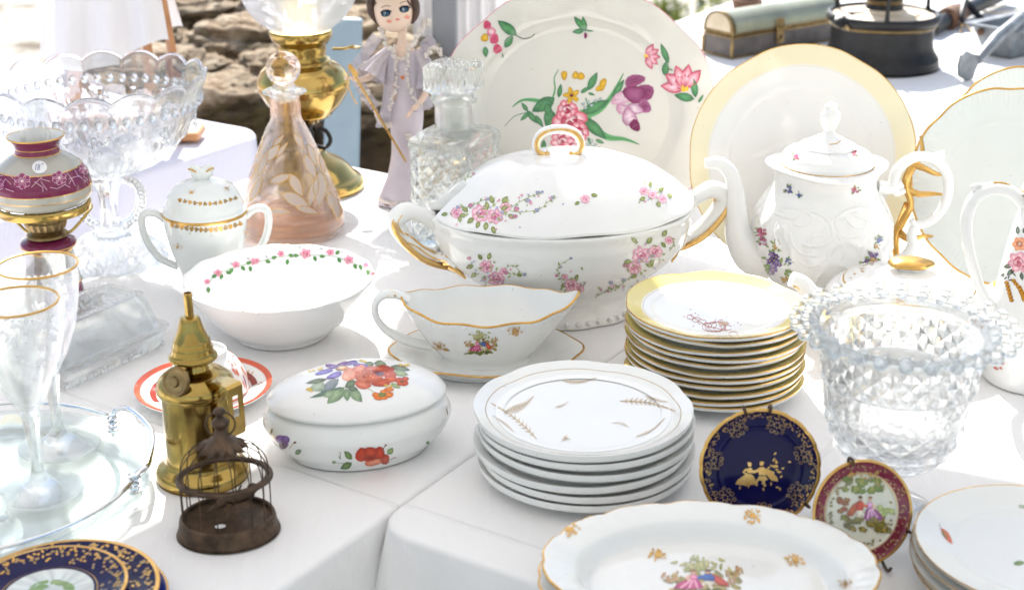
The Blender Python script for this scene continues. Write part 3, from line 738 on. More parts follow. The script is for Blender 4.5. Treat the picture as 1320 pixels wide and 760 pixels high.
for (x, y, rx, ry, a, c0, c1) in ((640, 400, 42, 22, -.3, PL, C('#c58fab')), (655, 450, 40, 18, .3, PL, C('#b87799')), (690, 330, 38, 20, -.3, PU, C('#935076')), (735, 375, 32, 26, .4, PU, C('#8d4a72')), (690, 385, 42, 30, .2, C('#a05a85'), PU), (730, 435, 26, 22, .9, PU, C('#a2648b')), (690, 445, 30, 18, .3, C('#e8dbe0'), C('#a86c90')), (670, 480, 26, 34, -.4, PL, C('#a36589')), (692, 512, 18, 22, -.5, PU, PU)):
    X, Y = q(x, y); sh.append(F(blob(X, Y, rx / 3.166 * 1.15, ry / 3.166 * 1.2, a, 12, .10), c0, c1)); sh.append(S([(X - rx * .25 * cos(a), Y - rx * .25 * sin(a)), (X + rx * .22 * cos(a), Y + rx * .22 * sin(a))], .5, C('#9a5a80')))
YL, YD = C('#e0b531'), C('#b98a1c')
for (x, y, rx, ry, a) in ((403, 308, 13, 20, 0), (450, 308, 15, 16, 0), (472, 312, 15, 16, .2), (560, 345, 14, 28, .3), (545, 360, 10, 18, .8), (345, 620, 18, 12, 0)): X, Y = q(x, y); sh.append(F(blob(X, Y, rx / 3.166, ry / 3.166, a), YL, YD))
X, Y = q(433, 390); sh += daisy(X, Y, 11, YL, YD, C('#6a2a30'), 5, 1)
for (x, y) in ((480, 425), (500, 415), (515, 430), (530, 412), (550, 405), (490, 440), (515, 575), (530, 590), (545, 605), (560, 625), (580, 635), (520, 600), (500, 590), (600, 640)): X, Y = q(x, y); sh.append(F(blob(X, Y, 2.6, 2.2, 0, 7, .3), C('#c9cdd0'), C('#6f8a88')))
sh += [L(490, 125, 75, -2.25, .35), L(490, 130, 65, -1.75, .35), L(485, 125, 50, 3.0, .45), L(490, 125, 35, .1, .2)]; X, Y = q(490, 146); sh.append(F(blob(X, Y, 2.2, 4), C('#8c3565'), PU))
def pfl(x, y, r, a):
    X, Y = q(x, y); o = []
    for d in (-1.1, -.55, 0, .55, 1.1): o.append(leaf(X, Y, r / 3.166, a + d, .5, C('#f0c8d2'), C('#b8234f')))
    o.append(F(blob(X, Y, r * .16 / 3.166), YL)); return o
sh += pfl(738, 230, 60, .05) + [L(830, 260, 90, -1.95, .28), L(815, 310, 60, -1.5, .5), L(850, 290, 50, 3.6, .12)] + pfl(895, 360, 100, -1.95) + [L(940, 400, 85, -1.7, .34), L(935, 405, 85, 3.35, .42), L(950, 420, 40, -1.0, .3)]
for (x, y, rx, ry) in ((88, 102, 16, 18), (105, 130, 18, 20), (118, 160, 18, 22), (130, 200, 18, 20)): X, Y = q(x, y); sh.append(F(blob(X, Y, rx / 3.166, ry / 3.166, .4), C('#f0d5da') if y == 130 else C('#b52f52'), C('#c9486b')))
X, Y = q(78, 155); sh.append(F(blob(X, Y, 5, 5.5, .4), YL, YD))
sh += [L(210, 145, 100, 3.8, .42), L(160, 195, 62, -1.0, .5), L(80, 190, 45, 1.5, .5), L(150, 215, 25, 1.4, .2)]; sh.append(S(cr([q(200, 140), q(235, 158), q(268, 152), q(282, 138)], 4), 1.0, DK))
# the same sprays continue below, behind the tureen
paint(m, m.bvh(), px_cast(rt), sh)
lies('floral_platter', 'large cream platter with tulips and a pink edge standing behind the tureen', 'platter', m, rt.location, rot=tuple(rt.rotation_euler))

# ---- cream plate with a pale yellow border, standing
bx, by = at(1029, 353)
m = plate_mb(.1385, h=.020, foot=.55, well=.64, floor=.006, rim='gold', rimw=.006, band=(.815, (.78, .71, .50)), line=(.81, .006, 'pale_gold'), scal=(6, .014, .001), white=(.76, .745, .715))
m.v = [(x, y + .1385, z) for x, y, z in m.v]
lies('border_plate', 'cream plate with wide pale yellow border standing behind the tall teapot', 'plate', m, (bx, by, T + .001), rot=(R(72), 0, R(0)))

# ---- two ribbed plates standing at the right
rel = lambda t, f: .00042 * sin(t * 110) * smooth(.80, .86, f) * (1 - smooth(.95, .985, f))
for k, (u, v, lab) in enumerate(((1300, 376, 'white ribbed plate with a gold edge standing in front of its twin'), (1328, 333, 'rear ribbed white plate with gold edge peeping over the one in front'))):
    m = plate_mb(.121, h=.018, foot=.5, well=.66, floor=.006, rim='gold', rimw=.022, scal=(8, .018, .0012), white=(.66, .685, .655), relief=rel, seg=560)
    m.v = [(x, y + .121, z) for x, y, z in m.v]; bx, by = at(u, v)
    lies('ribbed_plate', lab, 'plate', m, (bx, by, T + .003), group='ribbed white plates leaning together', rot=(R(63), 0, R(-2)))

# ---- gilt scroll easel next to the tall teapot's handle
ex, ey = at(1160, 372); e = thing('plate_easel', 'gilt scroll easel with pointed prongs behind the tall teapot handle', 'easel', (ex, ey, T + .003))
m = MB(); m.tube([(0, 0, 0), (-.006, .002, .03), (-.010, .006, .06), (0, .010, .083), (.006, .012, .10), (-.002, .014, .125), (.006, .018, .145), (.016, .022, .158), (.014, .028, .178)], [.0038, .0042, .005, .0046, .0038, .005, .0046, .003, .0016], 'gold', 10, sub=4); m.build('upright', e)
for (z0, pts) in ((0, [(.004, .018, .146), (.016, .016, .143), (.032, .014, .136), (.045, .014, .134)]), (1, [(-.002, .014, .118), (.012, .012, .112), (.03, .012, .112), (.045, .012, .111)]), (2, [(-.006, .006, .066), (.006, .004, .058), (.022, .004, .062), (.034, .004, .062)])):
    m = MB(); m.tube(pts, [.0052, .004, .0028, .0012], 'gold', 8, sub=4); m.build('prong', e)
for pts in ([(0, 0, .004), (.02, -.01, .002), (.045, -.012, .002)], [(0, .0, .004), (.0, .05, .003), (0, .085, .002)], [(0, .012, .1), (0, .05, .05), (0, .085, .002)]):
    m = MB(); m.tube(pts, .0026, 'gold', 8, sub=3); m.build('strut', e)

# ---- big lidded tureen
tu = thing('soup_tureen', 'large white lidded tureen with pink roses and gold brushed handles', 'tureen', (.058, 1.586, T), R(13), scale=(1, 1, 1.12))
def tmod(t, r, z):
    f = cos(8 * t); k = smooth(.08, .15, z) if r > .12 else 0
    if z < .016 and r > .06: r *= 1 + .035 * abs(cos(6 * t)); z = max(0, z - (.002 if z > .002 else 0))
    return r * (1 + .006 * smooth(.05, .1, z) * f), z
bm = MB((.79, .79, .765))
bm.lathe([(0, .006), (.072, .006), (.080, 0), (.090, 0), (.091, .004), (.083, .012), (.081, .020), (.090, .030), (.115, .046), (.138, .067), (.1475, .088), (.149, .099), (.1515, .105), (.1520, .108), (.150, .1095), (.144, .1075), (.137, .085), (.11, .045), (.06, .028), (0, .026)], seg=160, sy=.75, mod=tmod, sub=5)
for k in range(44):
    a = 2 * pi * k / 44; rr = .0915 * (1 + .035 * abs(cos(6 * a))); bm.ell((rr * cos(a), rr * sin(a) * .75, .006), (.0032, .0032, .0028), nu=8, nv=5)
hs = {}
for sg in (-1, 1):
    h = MB((.79, .79, .765))
    h.tube([(sg * .118, 0, .052), (sg * .142, 0, .062), (sg * .166, 0, .074), (sg * .186, 0, .094), (sg * .191, 0, .108), (sg * .178, 0, .116), (sg * .160, 0, .110), (sg * .142, 0, .097)], [.0070, .0078, .0082, .0090, .0100, .0094, .0082, .007], seg=16, sub=5, flat=1.35)
    for dy in (-1, 1): h.tube([(sg * .150, dy * .006, .067), (sg * .140, dy * .018, .070), (sg * .130, dy * .030, .064)], [.005, .0045, .002], seg=8, sub=3)
    h.tube([(sg * .128, -.011, .056), (sg * .144, -.0125, .060), (sg * .167, -.0135, .071), (sg * .188, -.0125, .091), (sg * .195, -.010, .108), (sg * .184, -.008, .119)], [.0018, .0030, .0032, .0030, .0026, .0014], 'worn_gold', 10, sub=5)
    for (ax_, az_, bx_, bz_) in ((.138, .066, .128, .078), (.134, .060, .120, .052), (.140, .064, .124, .066)): h.tube([(sg * ax_, -.014, az_), (sg * (ax_ + bx_) / 2, -.026, (az_ + bz_) / 2 + .002), (sg * bx_, -.034, bz_)], [.0036, .003, .001], 'worn_gold', 8, sub=3)
    hs[sg] = h
def q(x, y): return 500 + x / 2.714, 150 + y / 2.714
RS = ('#c05a80', '#dc8faa', '#f3d8de'); OL = C('#a9b26c'); OL2 = C('#8f9d5e')
def rs(x, y, r): X, Y = q(x, y); return rose(X, Y, r / 2.714 * 1.2, RS, .85, 7)
def lf(x, y, l, a): X, Y = q(x, y); return leaf(X, Y, l / 2.714, a, .6, random.choice([OL, OL2, C('#b0b878')]), C('#6f7d40'))
def spg(pts, n=6, buds=()): return sprig([q(*p) for p in pts], .7, C('#a6b07c'), [(*q(x, y), r / 2.714, c) for x, y, r, c in buds], n, 4.2, C('#a9b57a'))
BL, PB = '#a3a8c4', '#c6869c'
body = []
for P0 in ([(345, 525, 20), (380, 568, 24), (405, 540, 11)], [(640, 588, 20), (668, 600, 16), (618, 560, 10)], [(885, 485, 26), (935, 472, 20), (983, 432, 12), (862, 528, 20)]):
    for a in P0: body += rs(*a)
for a in ((330, 500, 24, -2.2), (352, 500, 26, -1.3), (300, 520, 28, 2.8), (310, 545, 26, 2.4), (450, 550, 22, .3), (400, 590, 30, .5), (340, 555, 24, 1.8), (620, 580, 24, 2.2), (655, 570, 22, -1.1), (870, 440, 26, -2.4), (905, 445, 30, -.9), (960, 420, 28, -1.0), (955, 440, 24, .8), (885, 545, 32, 1.2), (912, 535, 32, .6), (900, 515, 28, .2), (850, 505, 26, 3.0), (920, 500, 24, 1.4), (870, 550, 26, 2.5)): body.append(lf(*a))
body += spg([(410, 530), (440, 520), (470, 550), (485, 545)], 6, [(478, 552, 7, BL), (415, 545, 8, PB), (285, 495, 8, PB)]) + spg([(610, 580), (595, 545), (600, 520), (640, 495)], 6, [(605, 525, 5, BL), (590, 555, 6, PB), (640, 495, 6, BL)])
body += spg([(850, 560), (810, 590), (770, 605), (725, 632)], 8, [(780, 580, 8, BL), (770, 610, 6, PB), (830, 520, 9, PB), (825, 570, 7, BL), (745, 605, 5, BL)]) + spg([(985, 420), (1000, 440), (985, 470)], 4, [])
def specks(x, y, rx, ry, n):
    o = []
    for _ in range(n):
        X, Y = q(random.gauss(x, rx), random.gauss(y, ry)); k_ = random.random()
        if k_ < .45: o.append(leaf(X, Y, random.uniform(3, 6), random.random() * 6.3, .5, C('#b4bc84'), C('#94a068')))
        elif k_ < .75: o.append(F(blob(X, Y, random.uniform(1, 2.2), random.uniform(.8, 1.6), random.random() * 3), C(random.choice(['#e3a9ba', '#d98aa4', '#eec4cf'])), C('#d58fa6')))
        else: o.append(F(blob(X, Y, 1.4, 1.1), C(random.choice(['#b3b8d4', '#c4bcd8'])), C('#9aa2c4')))
    return o
body += specks(370, 545, 45, 28, 34) + specks(640, 580, 28, 28, 18) + specks(900, 500, 42, 36, 40) + specks(800, 595, 40, 14, 14)
paint(bm, bm.bvh(), px_cast(tu), body); bm.build('body', tu)
for sg in (-1, 1):
    sh = []
    if sg < 0:
        for pts, w0 in (([(25, 370), (40, 400), (80, 420), (130, 460), (190, 485), (235, 495)], 7), ([(50, 345), (35, 375), (55, 415)], 4), ([(60, 440), (100, 455), (150, 490), (210, 510)], 5), ([(200, 480), (240, 460), (268, 462), (270, 485), (235, 490)], 8), ([(215, 490), (245, 520), (262, 560)], 6), ([(230, 480), (270, 475)], 6), ([(45, 430), (75, 450)], 3)): sh.append(S(cr([q(*p) for p in pts], 4), w0 / 2.714, (1, 1, 1), 'worn_gold'))
    else:
        for pts, w0 in (([(1150, 290), (1120, 300), (1085, 345), (1060, 380), (1010, 405)], 9), ([(1125, 285), (1145, 300)], 5), ([(1130, 310), (1090, 360), (1040, 400)], 4), ([(990, 380), (1000, 400), (1030, 400), (1010, 380)], 10), ([(1015, 405), (1005, 440)], 7)): sh.append(S(cr([q(*p) for p in pts], 4), w0 / 2.714, (1, 1, 1), 'worn_gold'))
    paint(hs[sg], hs[sg].bvh(), px_cast(tu), sh); hs[sg].build('handle', tu)
lm = MB((.80, .80, .785))
def lmod(t, r, z):
    d = abs(((t - pi) + pi) % (2 * pi) - pi); r2 = r * (1 + .006 * cos(8 * t) * smooth(.06, .14, r))
    if r > .112 and d < .16: r2 = .112 + (r2 - .112) * (.0 + smooth(.075, .13, d)); 
    return r2, z + .0012 * cos(8 * t) * smooth(.05, .13, r)
lm.lathe([(0, .145), (.06, .138), (.11, .116), (.125, .1105), (.148, .1105), (.1505, .1125), (.149, .1150), (.140, .1225), (.126, .1330), (.10, .1485), (.07, .1590), (.045, .1630), (.03, .1640), (.015, .1645), (0, .1650)], seg=220, sy=.75, mod=lmod, sub=5)
sh = []
for a in ((325, 340, 27), (375, 350, 24), (240, 338, 17), (412, 318, 16)): sh += rs(*a)
for a in ((355, 315, 30, 2.8), (370, 305, 30, -2.0), (400, 305, 32, -.9), (300, 355, 30, 2.4), (320, 368, 26, 2.0), (345, 370, 30, 1.7), (365, 385, 28, 1.2), (350, 325, 28, -1.8), (275, 345, 26, 3.0), (280, 335, 28, -2.4), (210, 340, 24, 2.9), (250, 350, 22, 1.4), (420, 345, 28, .4), (395, 325, 26, -.3)): sh.append(lf(*a))
sh += spg([(425, 330), (470, 335), (530, 325), (560, 300), (592, 282)], 9, [(522, 328, 9, BL), (525, 268, 9, BL), (490, 295, 10, BL), (575, 285, 8, BL), (450, 324, 10, PB), (445, 350, 9, PB), (540, 265, 6, BL)]) + spg([(430, 320), (460, 300), (500, 280), (540, 270)], 7, []) + spg([(260, 325), (300, 310), (330, 295), (375, 285)], 7, [(290, 312, 9, PB), (245, 318, 7, BL), (350, 290, 7, BL)]) + spg([(250, 225), (280, 215), (305, 203)], 5, [(245, 222, 8, PB), (300, 202, 6, PB)])
sh += specks(330, 335, 62, 24, 46) + specks(500, 300, 45, 16, 16) + specks(930, 275, 30, 14, 14)
for (x, y) in ((690, 290), (925, 275), (960, 290), (895, 262)): sh += rs(x, y, 13)
for a in ((710, 275, 24, .2), (670, 300, 20, 2.6), (900, 285, 24, 2.7), (945, 265, 24, -.6), (975, 275, 22, .4), (915, 250, 22, -1.4), (940, 300, 22, 1.0)): sh.append(lf(*a))
paint(lm, lm.bvh(), px_cast(tu), sh); lid = lm.build('lid', tu)
k = MB(); ca, sa = cos(-R(13)), sin(-R(13))
arch = [(-.017, .158), (-.014, .1545), (-.021, .1545), (-.0285, .160), (-.0285, .172), (-.018, .1815), (.002, .1845), (.020, .180), (.0285, .169), (.027, .1585), (.020, .1545), (.013, .157)]
arch = [(x * .86 - .006, (z - .1545) * .86 + .1640) for x, z in arch]
k.tube([(x * ca, x * sa, z) for x, z in arch], [.0028, .0036, .0042, .0044, .0046, .0048, .0048, .0048, .0046, .0044, .0040, .003], seg=12, sub=4)
k.tube([(x * ca, x * sa - .0028, z + .0004) for x, z in arch], [.0015, .0020, .0026, .0028, .0028, .0024, .0022, .0026, .0028, .0027, .0022, .0016], 'worn_gold', seg=10, sub=4)
ko = k.build('loop_handle', lid)

# ---- gravy boat on its fixed saucer
gb = thing('gravy_boat', 'white gravy boat on its own saucer with a pastoral medallion', 'gravy boat', (-.027, 1.424, T), R(2), scale=(.95, 1.0, .98))
m = MB(COOL); m.lathe([(0, .003), (.062, .003), (.066, 0), (.070, 0), (.074, .004), (.098, .014), (.1065, .0175, 'gold'), (.1068, .0190, 'gold'), (.105, .0195, 'porcelain'), (.085, .014), (.07, .0085), (.05, .008), (0, .008)], seg=128, sy=.66, mod=lambda t, r, z: (r * (1 + .02 * cos(8 * t) * smooth(.08, .105, r)), z), sub=4); m.build('saucer', gb)
m = MB(COOL)
def gmod(t, r, z):
    k = smooth(.02, .072, z); lip = math.exp(-(t if t < pi else t - 2 * pi) ** 2 / .10); hn = math.exp(-(t - pi) ** 2 / .25)
    r2 = r * (1 + 0.16 * lip * k + .06 * hn * k); z2 = z + k * (.010 * lip + .010 * hn - .003 * sin(t) ** 2 + .0012 * cos(10 * t))
    return r2, z2
m.lathe([(0, .009), (.04, .009), (.046, .0075), (.049, .008), (.049, .012), (.060, .024), (.075, .044), (.085, .062), (.0885, .0705, 'gold'), (.0885, .0720, 'gold'), (.0865, .0722, 'porcelain'), (.082, .062), (.07, .042), (.05, .022), (0, .016)], seg=160, sy=.64, mod=gmod, sub=5)
for i in range(60):
    t = pi + pi * (i + .5) / 60; r, z = gmod(t, .0865, .0665)
    if i % 3 == 0: m.ell((r * cos(t), r * sin(t) * .64, z), (.0016, .0016, .0022), nu=7, nv=5)
sh = pastoral(620, 443, 46, 32) + gsprig(566, 446, 9) + gsprig(664, 427, 10) + [F(blob(575, 450, 4, 1.6, .3), (1, 1, 1), mat='gold')]
paint(m, m.bvh(), px_cast(gb), sh); m.build('boat', gb)
m = MB(COOL); m.tube([(-.084, 0, .076), (-.098, 0, .083), (-.112, 0, .082), (-.1205, 0, .073), (-.121, 0, .059), (-.112, 0, .044), (-.097, 0, .034), (-.082, 0, .028), (-.060, 0, .022)], [.0045, .0052, .0048, .0042, .0040, .0042, .0050, .0052, .005], seg=12, sub=5, flat=1.4)
sh = [S(cr([(476, 381), (486, 376), (500, 377), (510, 381)], 4), 8, (1, 1, 1), 'gold'), S(cr([(508, 380), (520, 395), (530, 404)], 4), 3, (1, 1, 1), 'gold'), S(cr([(478, 390), (474, 402), (480, 420)], 4), 1.2, (1, 1, 1), 'gold')]
paint(m, m.bvh(), px_cast(gb), sh); m.build('handle', gb)

# ---- white bowl with a rose garland
bo = Root((-.256, 1.512, T)); m = MB((.80, .80, .79))
m.lathe([(0, .004), (.044, .004), (.047, 0), (.051, 0), (.053, .004), (.073, .020), (.092, .044), (.103, .0625), (.1045, .066), (.1025, .0665), (.098, .061), (.088, .044), (.07, .022), (.045, .009), (0, .007)], seg=144, sub=5, mod=lambda t, r, z: (r * (1 + .004 * cos(14 * t) * smooth(.085, .104, r)), z + .0006 * cos(14 * t) * smooth(.04, .066, z)))
sh = []
for (x, y, r) in ((267, 363, 4), (281, 352, 5.5), (304, 341, 5), (327, 337, 5), (331, 336, 4), (362, 327, 4.5), (394, 327, 7), (426, 325, 5), (450, 335, 6), (472, 341, 3.5), (481, 352, 4)): sh += rose(x, y, r, ('#c23d68', '#e07f9d', '#f3bccb'), .8, 5)
for (x, y, a) in ((291, 350, .4), (286, 353, 1.8), (273, 358, -.6), (268, 370, 1.5), (311, 343, .9), (317, 340, -.3), (342, 336, .3), (350, 333, -.3), (372, 328, .4), (378, 329, .1), (371, 334, 1.7), (405, 330, 1.2), (412, 330, .1), (436, 332, 1.1), (433, 328, -.8), (457, 340, 1.2), (464, 341, 1.2), (475, 347, 1.6), (478, 345, .8), (322, 343, 1.4), (300, 346, 2.2)): sh.append(leaf(x, y, 7.5, a, .6, C('#5f9a4a'), C('#3f7434')))
for (x, y) in ((296, 338, ), (318, 332), (342, 329), (385, 320), (412, 321), (440, 326), (463, 334)): sh.append(leaf(x, y, 5, random.uniform(-1, 1), .5, C('#c9c9cc'), C('#b8b8be')))
sh.append(S(cr([(266, 366), (281, 353), (304, 344), (330, 338), (362, 331), (396, 329), (428, 330), (452, 338), (474, 347), (482, 354)], 4), .5, C('#8fb080')))
paint(m, m.bvh(), px_cast(bo), sh)
lies('salad_bowl', 'white bowl with a garland of pink roses inside its rim', 'bowl', m, bo.location)

# ---- oval covered box
ob = thing('trinket_box', 'oval white porcelain box painted with an orange rose and purple flowers', 'box', (-.1435, 1.236, T), R(14), scale=(1, 1.02, 1.10))
m = MB(COOL); m.lathe([(0, .003), (.054, .003), (.059, 0, None, (.35, .2, .15)), (.0635, 0, None, COOL), (.066, .003), (.0785, .014), (.0865, .027), (.0875, .033), (.083, .042), (.075, .0465), (.071, .047), (.068, .044), (.07, .03), (.05, .01), (0, .008)], seg=128, sy=.72, sub=5)
def q(x, y): return 340 + x / 4.223, 440 + y / 4.223
def bl(x, y, rx, ry, a, c0, c1): X, Y = q(x, y); return F(blob(X, Y, rx / 4.223, ry / 4.223, a, 10, .08), C(c0), C(c1))
def ol(x, y, l, a, w=.5, c='#8ba07c', c1='#4f6a4c'): X, Y = q(x, y); return leaf(X, Y, l / 4.223, a, w, C(c), C(c1))
sh = [ol(480, 640, 62, -2.3, .55, '#7d9a50', '#3f5f2c'), ol(480, 660, 70, 2.7, .55, '#7d9a50', '#3f5f2c'), ol(655, 665, 66, .05, .5, '#6f8a50', '#38522c'), ol(675, 612, 46, -.9, .7, '#9aae70', '#5f7d44'), ol(420, 640, 24, -2.1, .3), S([q(480, 655), q(430, 662), q(385, 655)], .6, C('#8ba07c')), bl(382, 655, 11, 8, 0, '#8ba07c', '#5f7d44'),
      bl(570, 668, 90, 20, .05, '#e0835a', '#bd4a28'), bl(530, 615, 32, 40, .2, '#c93f1c', '#a32a12'), bl(580, 600, 40, 30, 0, '#d5481f', '#8c200e'), bl(630, 605, 30, 36, -.3, '#c93f1c', '#9c2810'), bl(580, 632, 52, 20, 0, '#7d1d0e', '#b53a1c'), bl(600, 655, 56, 18, -.2, '#e99a78', '#c85a34'), bl(660, 640, 24, 30, .5, '#c85030', '#a03018'), S([q(650, 600), q(652, 578), q(664, 562)], .8, C('#7a3a2a')), bl(664, 562, 6, 5, 0, '#6a2a2a', '#6a2a2a'), S([q(415, 635), q(418, 610), q(412, 598)], .8, C('#6a5a3a')), S([q(690, 640), q(712, 628), q(722, 630)], .8, C('#8a4a6a')),
      bl(90, 530, 26, 22, .3, '#a98fc4', '#7a5a9c'), bl(118, 535, 24, 26, -.3, '#9a7fba', '#6a4a8c'), bl(108, 560, 26, 24, 0, '#4a2a2c', '#7a5a7c'), bl(130, 600, 28, 22, .4, '#cdb9dc', '#9478b4'), bl(150, 618, 18, 14, .5, '#b59fd0', '#7a5a9c'), ol(172, 610, 40, -.6, .7), ol(150, 630, 70, .55, .3, '#5f7d4c', '#3f5a34'), bl(170, 548, 8, 6, 0, '#6a2a2a', '#6a2a2a'), S([q(140, 580), q(155, 560), q(170, 548)], .8, C('#b09040')), ol(42, 500, 32, -1.4, .3, '#a0904a', '#7a6a34'),
      bl(985, 420, 20, 26, .1, '#b59ad2', '#7d5ea6'), bl(975, 450, 16, 30, 0, '#8d6cb4', '#6a4a94'), bl(1002, 450, 16, 28, .2, '#9a7cc0', '#6a4a94'), bl(990, 445, 12, 18, 0, '#4a3038', '#6a4a74'), bl(972, 515, 16, 18, .2, '#b093cc', '#8060a4'), ol(950, 520, 56, -2.3, .6, '#6f9048', '#38542a'), ol(950, 535, 60, 2.1, .4, '#6f9048', '#38542a'), bl(893, 550, 10, 10, 0, '#6f8f54', '#4c6a3c'), bl(1020, 395, 6, 18, 0, '#8fa07c', '#5f7d4c'), S([q(1000, 395), q(996, 375), q(994, 362)], .8, C('#8a6a3a'))]
paint(m, m.bvh(), px_cast(ob), sh); m.build('box_body', ob)
m = MB((.79, .79, .78)); m.lathe([(0, .05), (.06, .047), (.078, .0475), (.0825, .0495), (.082, .0525), (.072, .0595), (.05, .0670), (.025, .0710), (0, .0722)], seg=128, sy=.72, sub=6)
sh = [ol(600, 120, 60, 2.9, .6), ol(600, 118, 70, .1, .5), ol(680, 115, 80, .15, .5), ol(690, 135, 110, .2, .3, '#7d8a64', '#4f5a3c'), ol(705, 165, 85, .2, .4, '#a9b78c', '#7d9060'), ol(500, 215, 70, 2.6, .6, '#7d9070', '#4c6048'), ol(690, 230, 60, .4, .4, '#a9b78c', '#7d9060'), ol(345, 205, 120, 2.95, .22, '#6f7d64', '#4c5a44'), ol(340, 235, 95, 2.9, .55, '#b5c3ae', '#8ba088'), ol(410, 205, 130, 2.5, .4, '#8f9aa0', '#6a7a80'), ol(440, 250, 200, 2.85, .14, '#6a8470', '#4f6a58'), ol(440, 250, 130, 2.4, .5, '#98ac8a', '#6f8a68'), ol(380, 275, 60, 2.7, .6, '#a3b596', '#7f9674'), ol(450, 255, 70, 1.5, .6, '#8fa482', '#66806044'[:7]), ol(470, 255, 100, .85, .55, '#9db08e', '#6f8a6a'), ol(455, 250, 60, .2, .5, '#6f8470', '#4c604c'), S([q(565, 255), q(600, 275), q(630, 285)], .9, C('#a3b08c'))]
PV = ('#8f7fc2', '#5f4f9c')
for (x, y, rx, ry, a) in ((370, 135, 36, 12, .1), (330, 166, 52, 12, -.25), (385, 185, 46, 16, -.35), (470, 118, 44, 11, -.2), (525, 130, 42, 11, .1), (430, 122, 30, 10, -.3)): sh.append(bl(x, y, rx, ry, a, *PV))
sh += [bl(428, 147, 36, 13, -.1, '#d9903a', '#a86a2a'), bl(410, 152, 12, 6, 0, '#7a5a2a', '#7a5a2a')]
for (x, y, rx, ry, a, c0, c1) in ((470, 178, 42, 34, 0, '#eba88e', '#d67a58'), (450, 195, 26, 20, .3, '#f0b8a0', '#e09274'), (520, 150, 40, 22, -.2, '#e39a78', '#cc6a44'), (540, 235, 46, 24, .15, '#e08a70', '#b8503c'), (640, 225, 52, 22, -.1, '#cc5a38', '#a83a20'), (690, 200, 34, 22, .3, '#d8663e', '#b04422'), (660, 150, 52, 20, .1, '#c24a30', '#9a3420'), (680, 175, 44, 22, .2, '#d0583a', '#a63c22'), (545, 190, 50, 38, 0, '#dc8a70', '#b4563e'), (600, 150, 60, 16, 0, '#d87a58', '#b04a30'), (595, 195, 56, 34, 0, '#d26a4c', '#b04a30'), (625, 172, 44, 20, .1, '#7d3a3c', '#b0503c'), (630, 176, 26, 12, 0, '#5c4a6a', '#7d4a4c')): sh.append(bl(x, y, rx, ry, a, c0, c1))
sh += [S([q(580, 150), q(588, 168), q(580, 185), q(596, 198)], .9, C('#f0d8cc')), bl(545, 190, 7, 6, 0, '#8c3040', '#8c3040'), S([q(600, 180), q(640, 195), q(680, 180)], .9, C('#e8a890'))]
for (x, y, r) in ((735, 212, 22), (770, 205, 20), (765, 228, 22), (740, 232, 14)): sh.append(bl(x, y, r, r * .7, 0, '#cf5a34', '#a83c1e'))
sh.append(bl(752, 220, 9, 6, 0, '#6a4a2a', '#6a4a2a'))
for (x, y, rx, ry) in ((610, 290, 22, 13), (625, 308, 26, 12), (655, 305, 20, 13), (682, 290, 24, 16), (680, 262, 28, 12), (650, 275, 18, 12)): sh.append(bl(x, y, rx, ry, 0, '#e5883c', '#c85f1e'))
sh.append(bl(645, 290, 22, 12, 0, '#7d8a4a', '#5f6a34'))
for (x, y) in ((250, 162), (272, 158), (300, 152), (312, 148), (240, 262), (258, 268), (250, 256), (745, 128), (770, 132), (785, 128), (665, 240), (690, 245), (530, 105), (550, 110)): sh.append(bl(x, y, 11, 6, .2, '#e0c24a', '#c8a434'))
for (x, y) in ((450, 100), (490, 95), (530, 93), (570, 92), (600, 91)): sh.append(bl(x, y, 20, 4, 0, '#e9b5a4', '#d99884'))
paint(m, m.bvh(), px_cast(ob), sh); m.build('lid', ob)

# ---- small two handled sugar pot
sx0, sy0 = at(272, 372); su = thing('sugar_pot', 'small white lidded sugar pot with gold bands and two handles', 'sugar pot', (sx0, sy0, T), R(8))
SW = (.74, .765, .745)
m = MB(SW); m.lathe([(0, .003), (.022, .003), (.025, 0), (.029, 0), (.029, .006), (.034, .024), (.043, .055), (.0475, .078), (.049, .090), (.0495, .0955, 'gold'), (.0492, .0985, 'gold'), (.047, .0992, 'porcelain'), (.044, .095), (.04, .06), (.02, .012), (0, .01)], seg=96, sub=5)
sh = []
for i in range(17):
    t = i / 16; x = 222 + 100 * t; y = 290 + 9 * sin(pi * t) + (-6 * t); sh.append(F(blob(x, y, 3.1, 3.4, 0, 7, .3), (1, 1, 1), mat='pale_gold' if i % 2 else 'gold'))
sh += [S([(219, 285), (245, 294), (272, 297), (300, 294), (326, 285)], .8, (1, 1, 1), 'gold'), S([(221, 293), (245, 301), (272, 304), (300, 301), (324, 292)], .8, (1, 1, 1), 'gold')] + gsprig(229, 318, 7, n=5) + gsprig(285, 330, 6, n=5) + gsprig(246, 365, 6, n=5) + gsprig(317, 299, 5, n=4)
paint(m, m.bvh(), px_cast(su), sh); m.build('body', su)
m = MB(SW); m.lathe([(0, .105), (.044, .0985), (.0485, .0988), (.0485, .1015), (.046, .1045), (.044, .112), (.036, .126), (.02, .1345), (0, .137)], seg=96, sub=5)
sh = []
for i in range(13):
    t = i / 12; x = 232 + 78 * t; y = 258 + 7 * sin(pi * t) - 5 * t; sh.append(F(blob(x, y, 2.8, 2.8, 0, 7, .3), (1, 1, 1), mat='pale_gold' if i % 2 else 'gold'))
sh += gsprig(247, 248, 6, n=5) + gsprig(292, 243, 6, n=5)
paint(m, m.bvh(), px_cast(su), sh); lo = m.build('lid', su)
m = MB(SW)
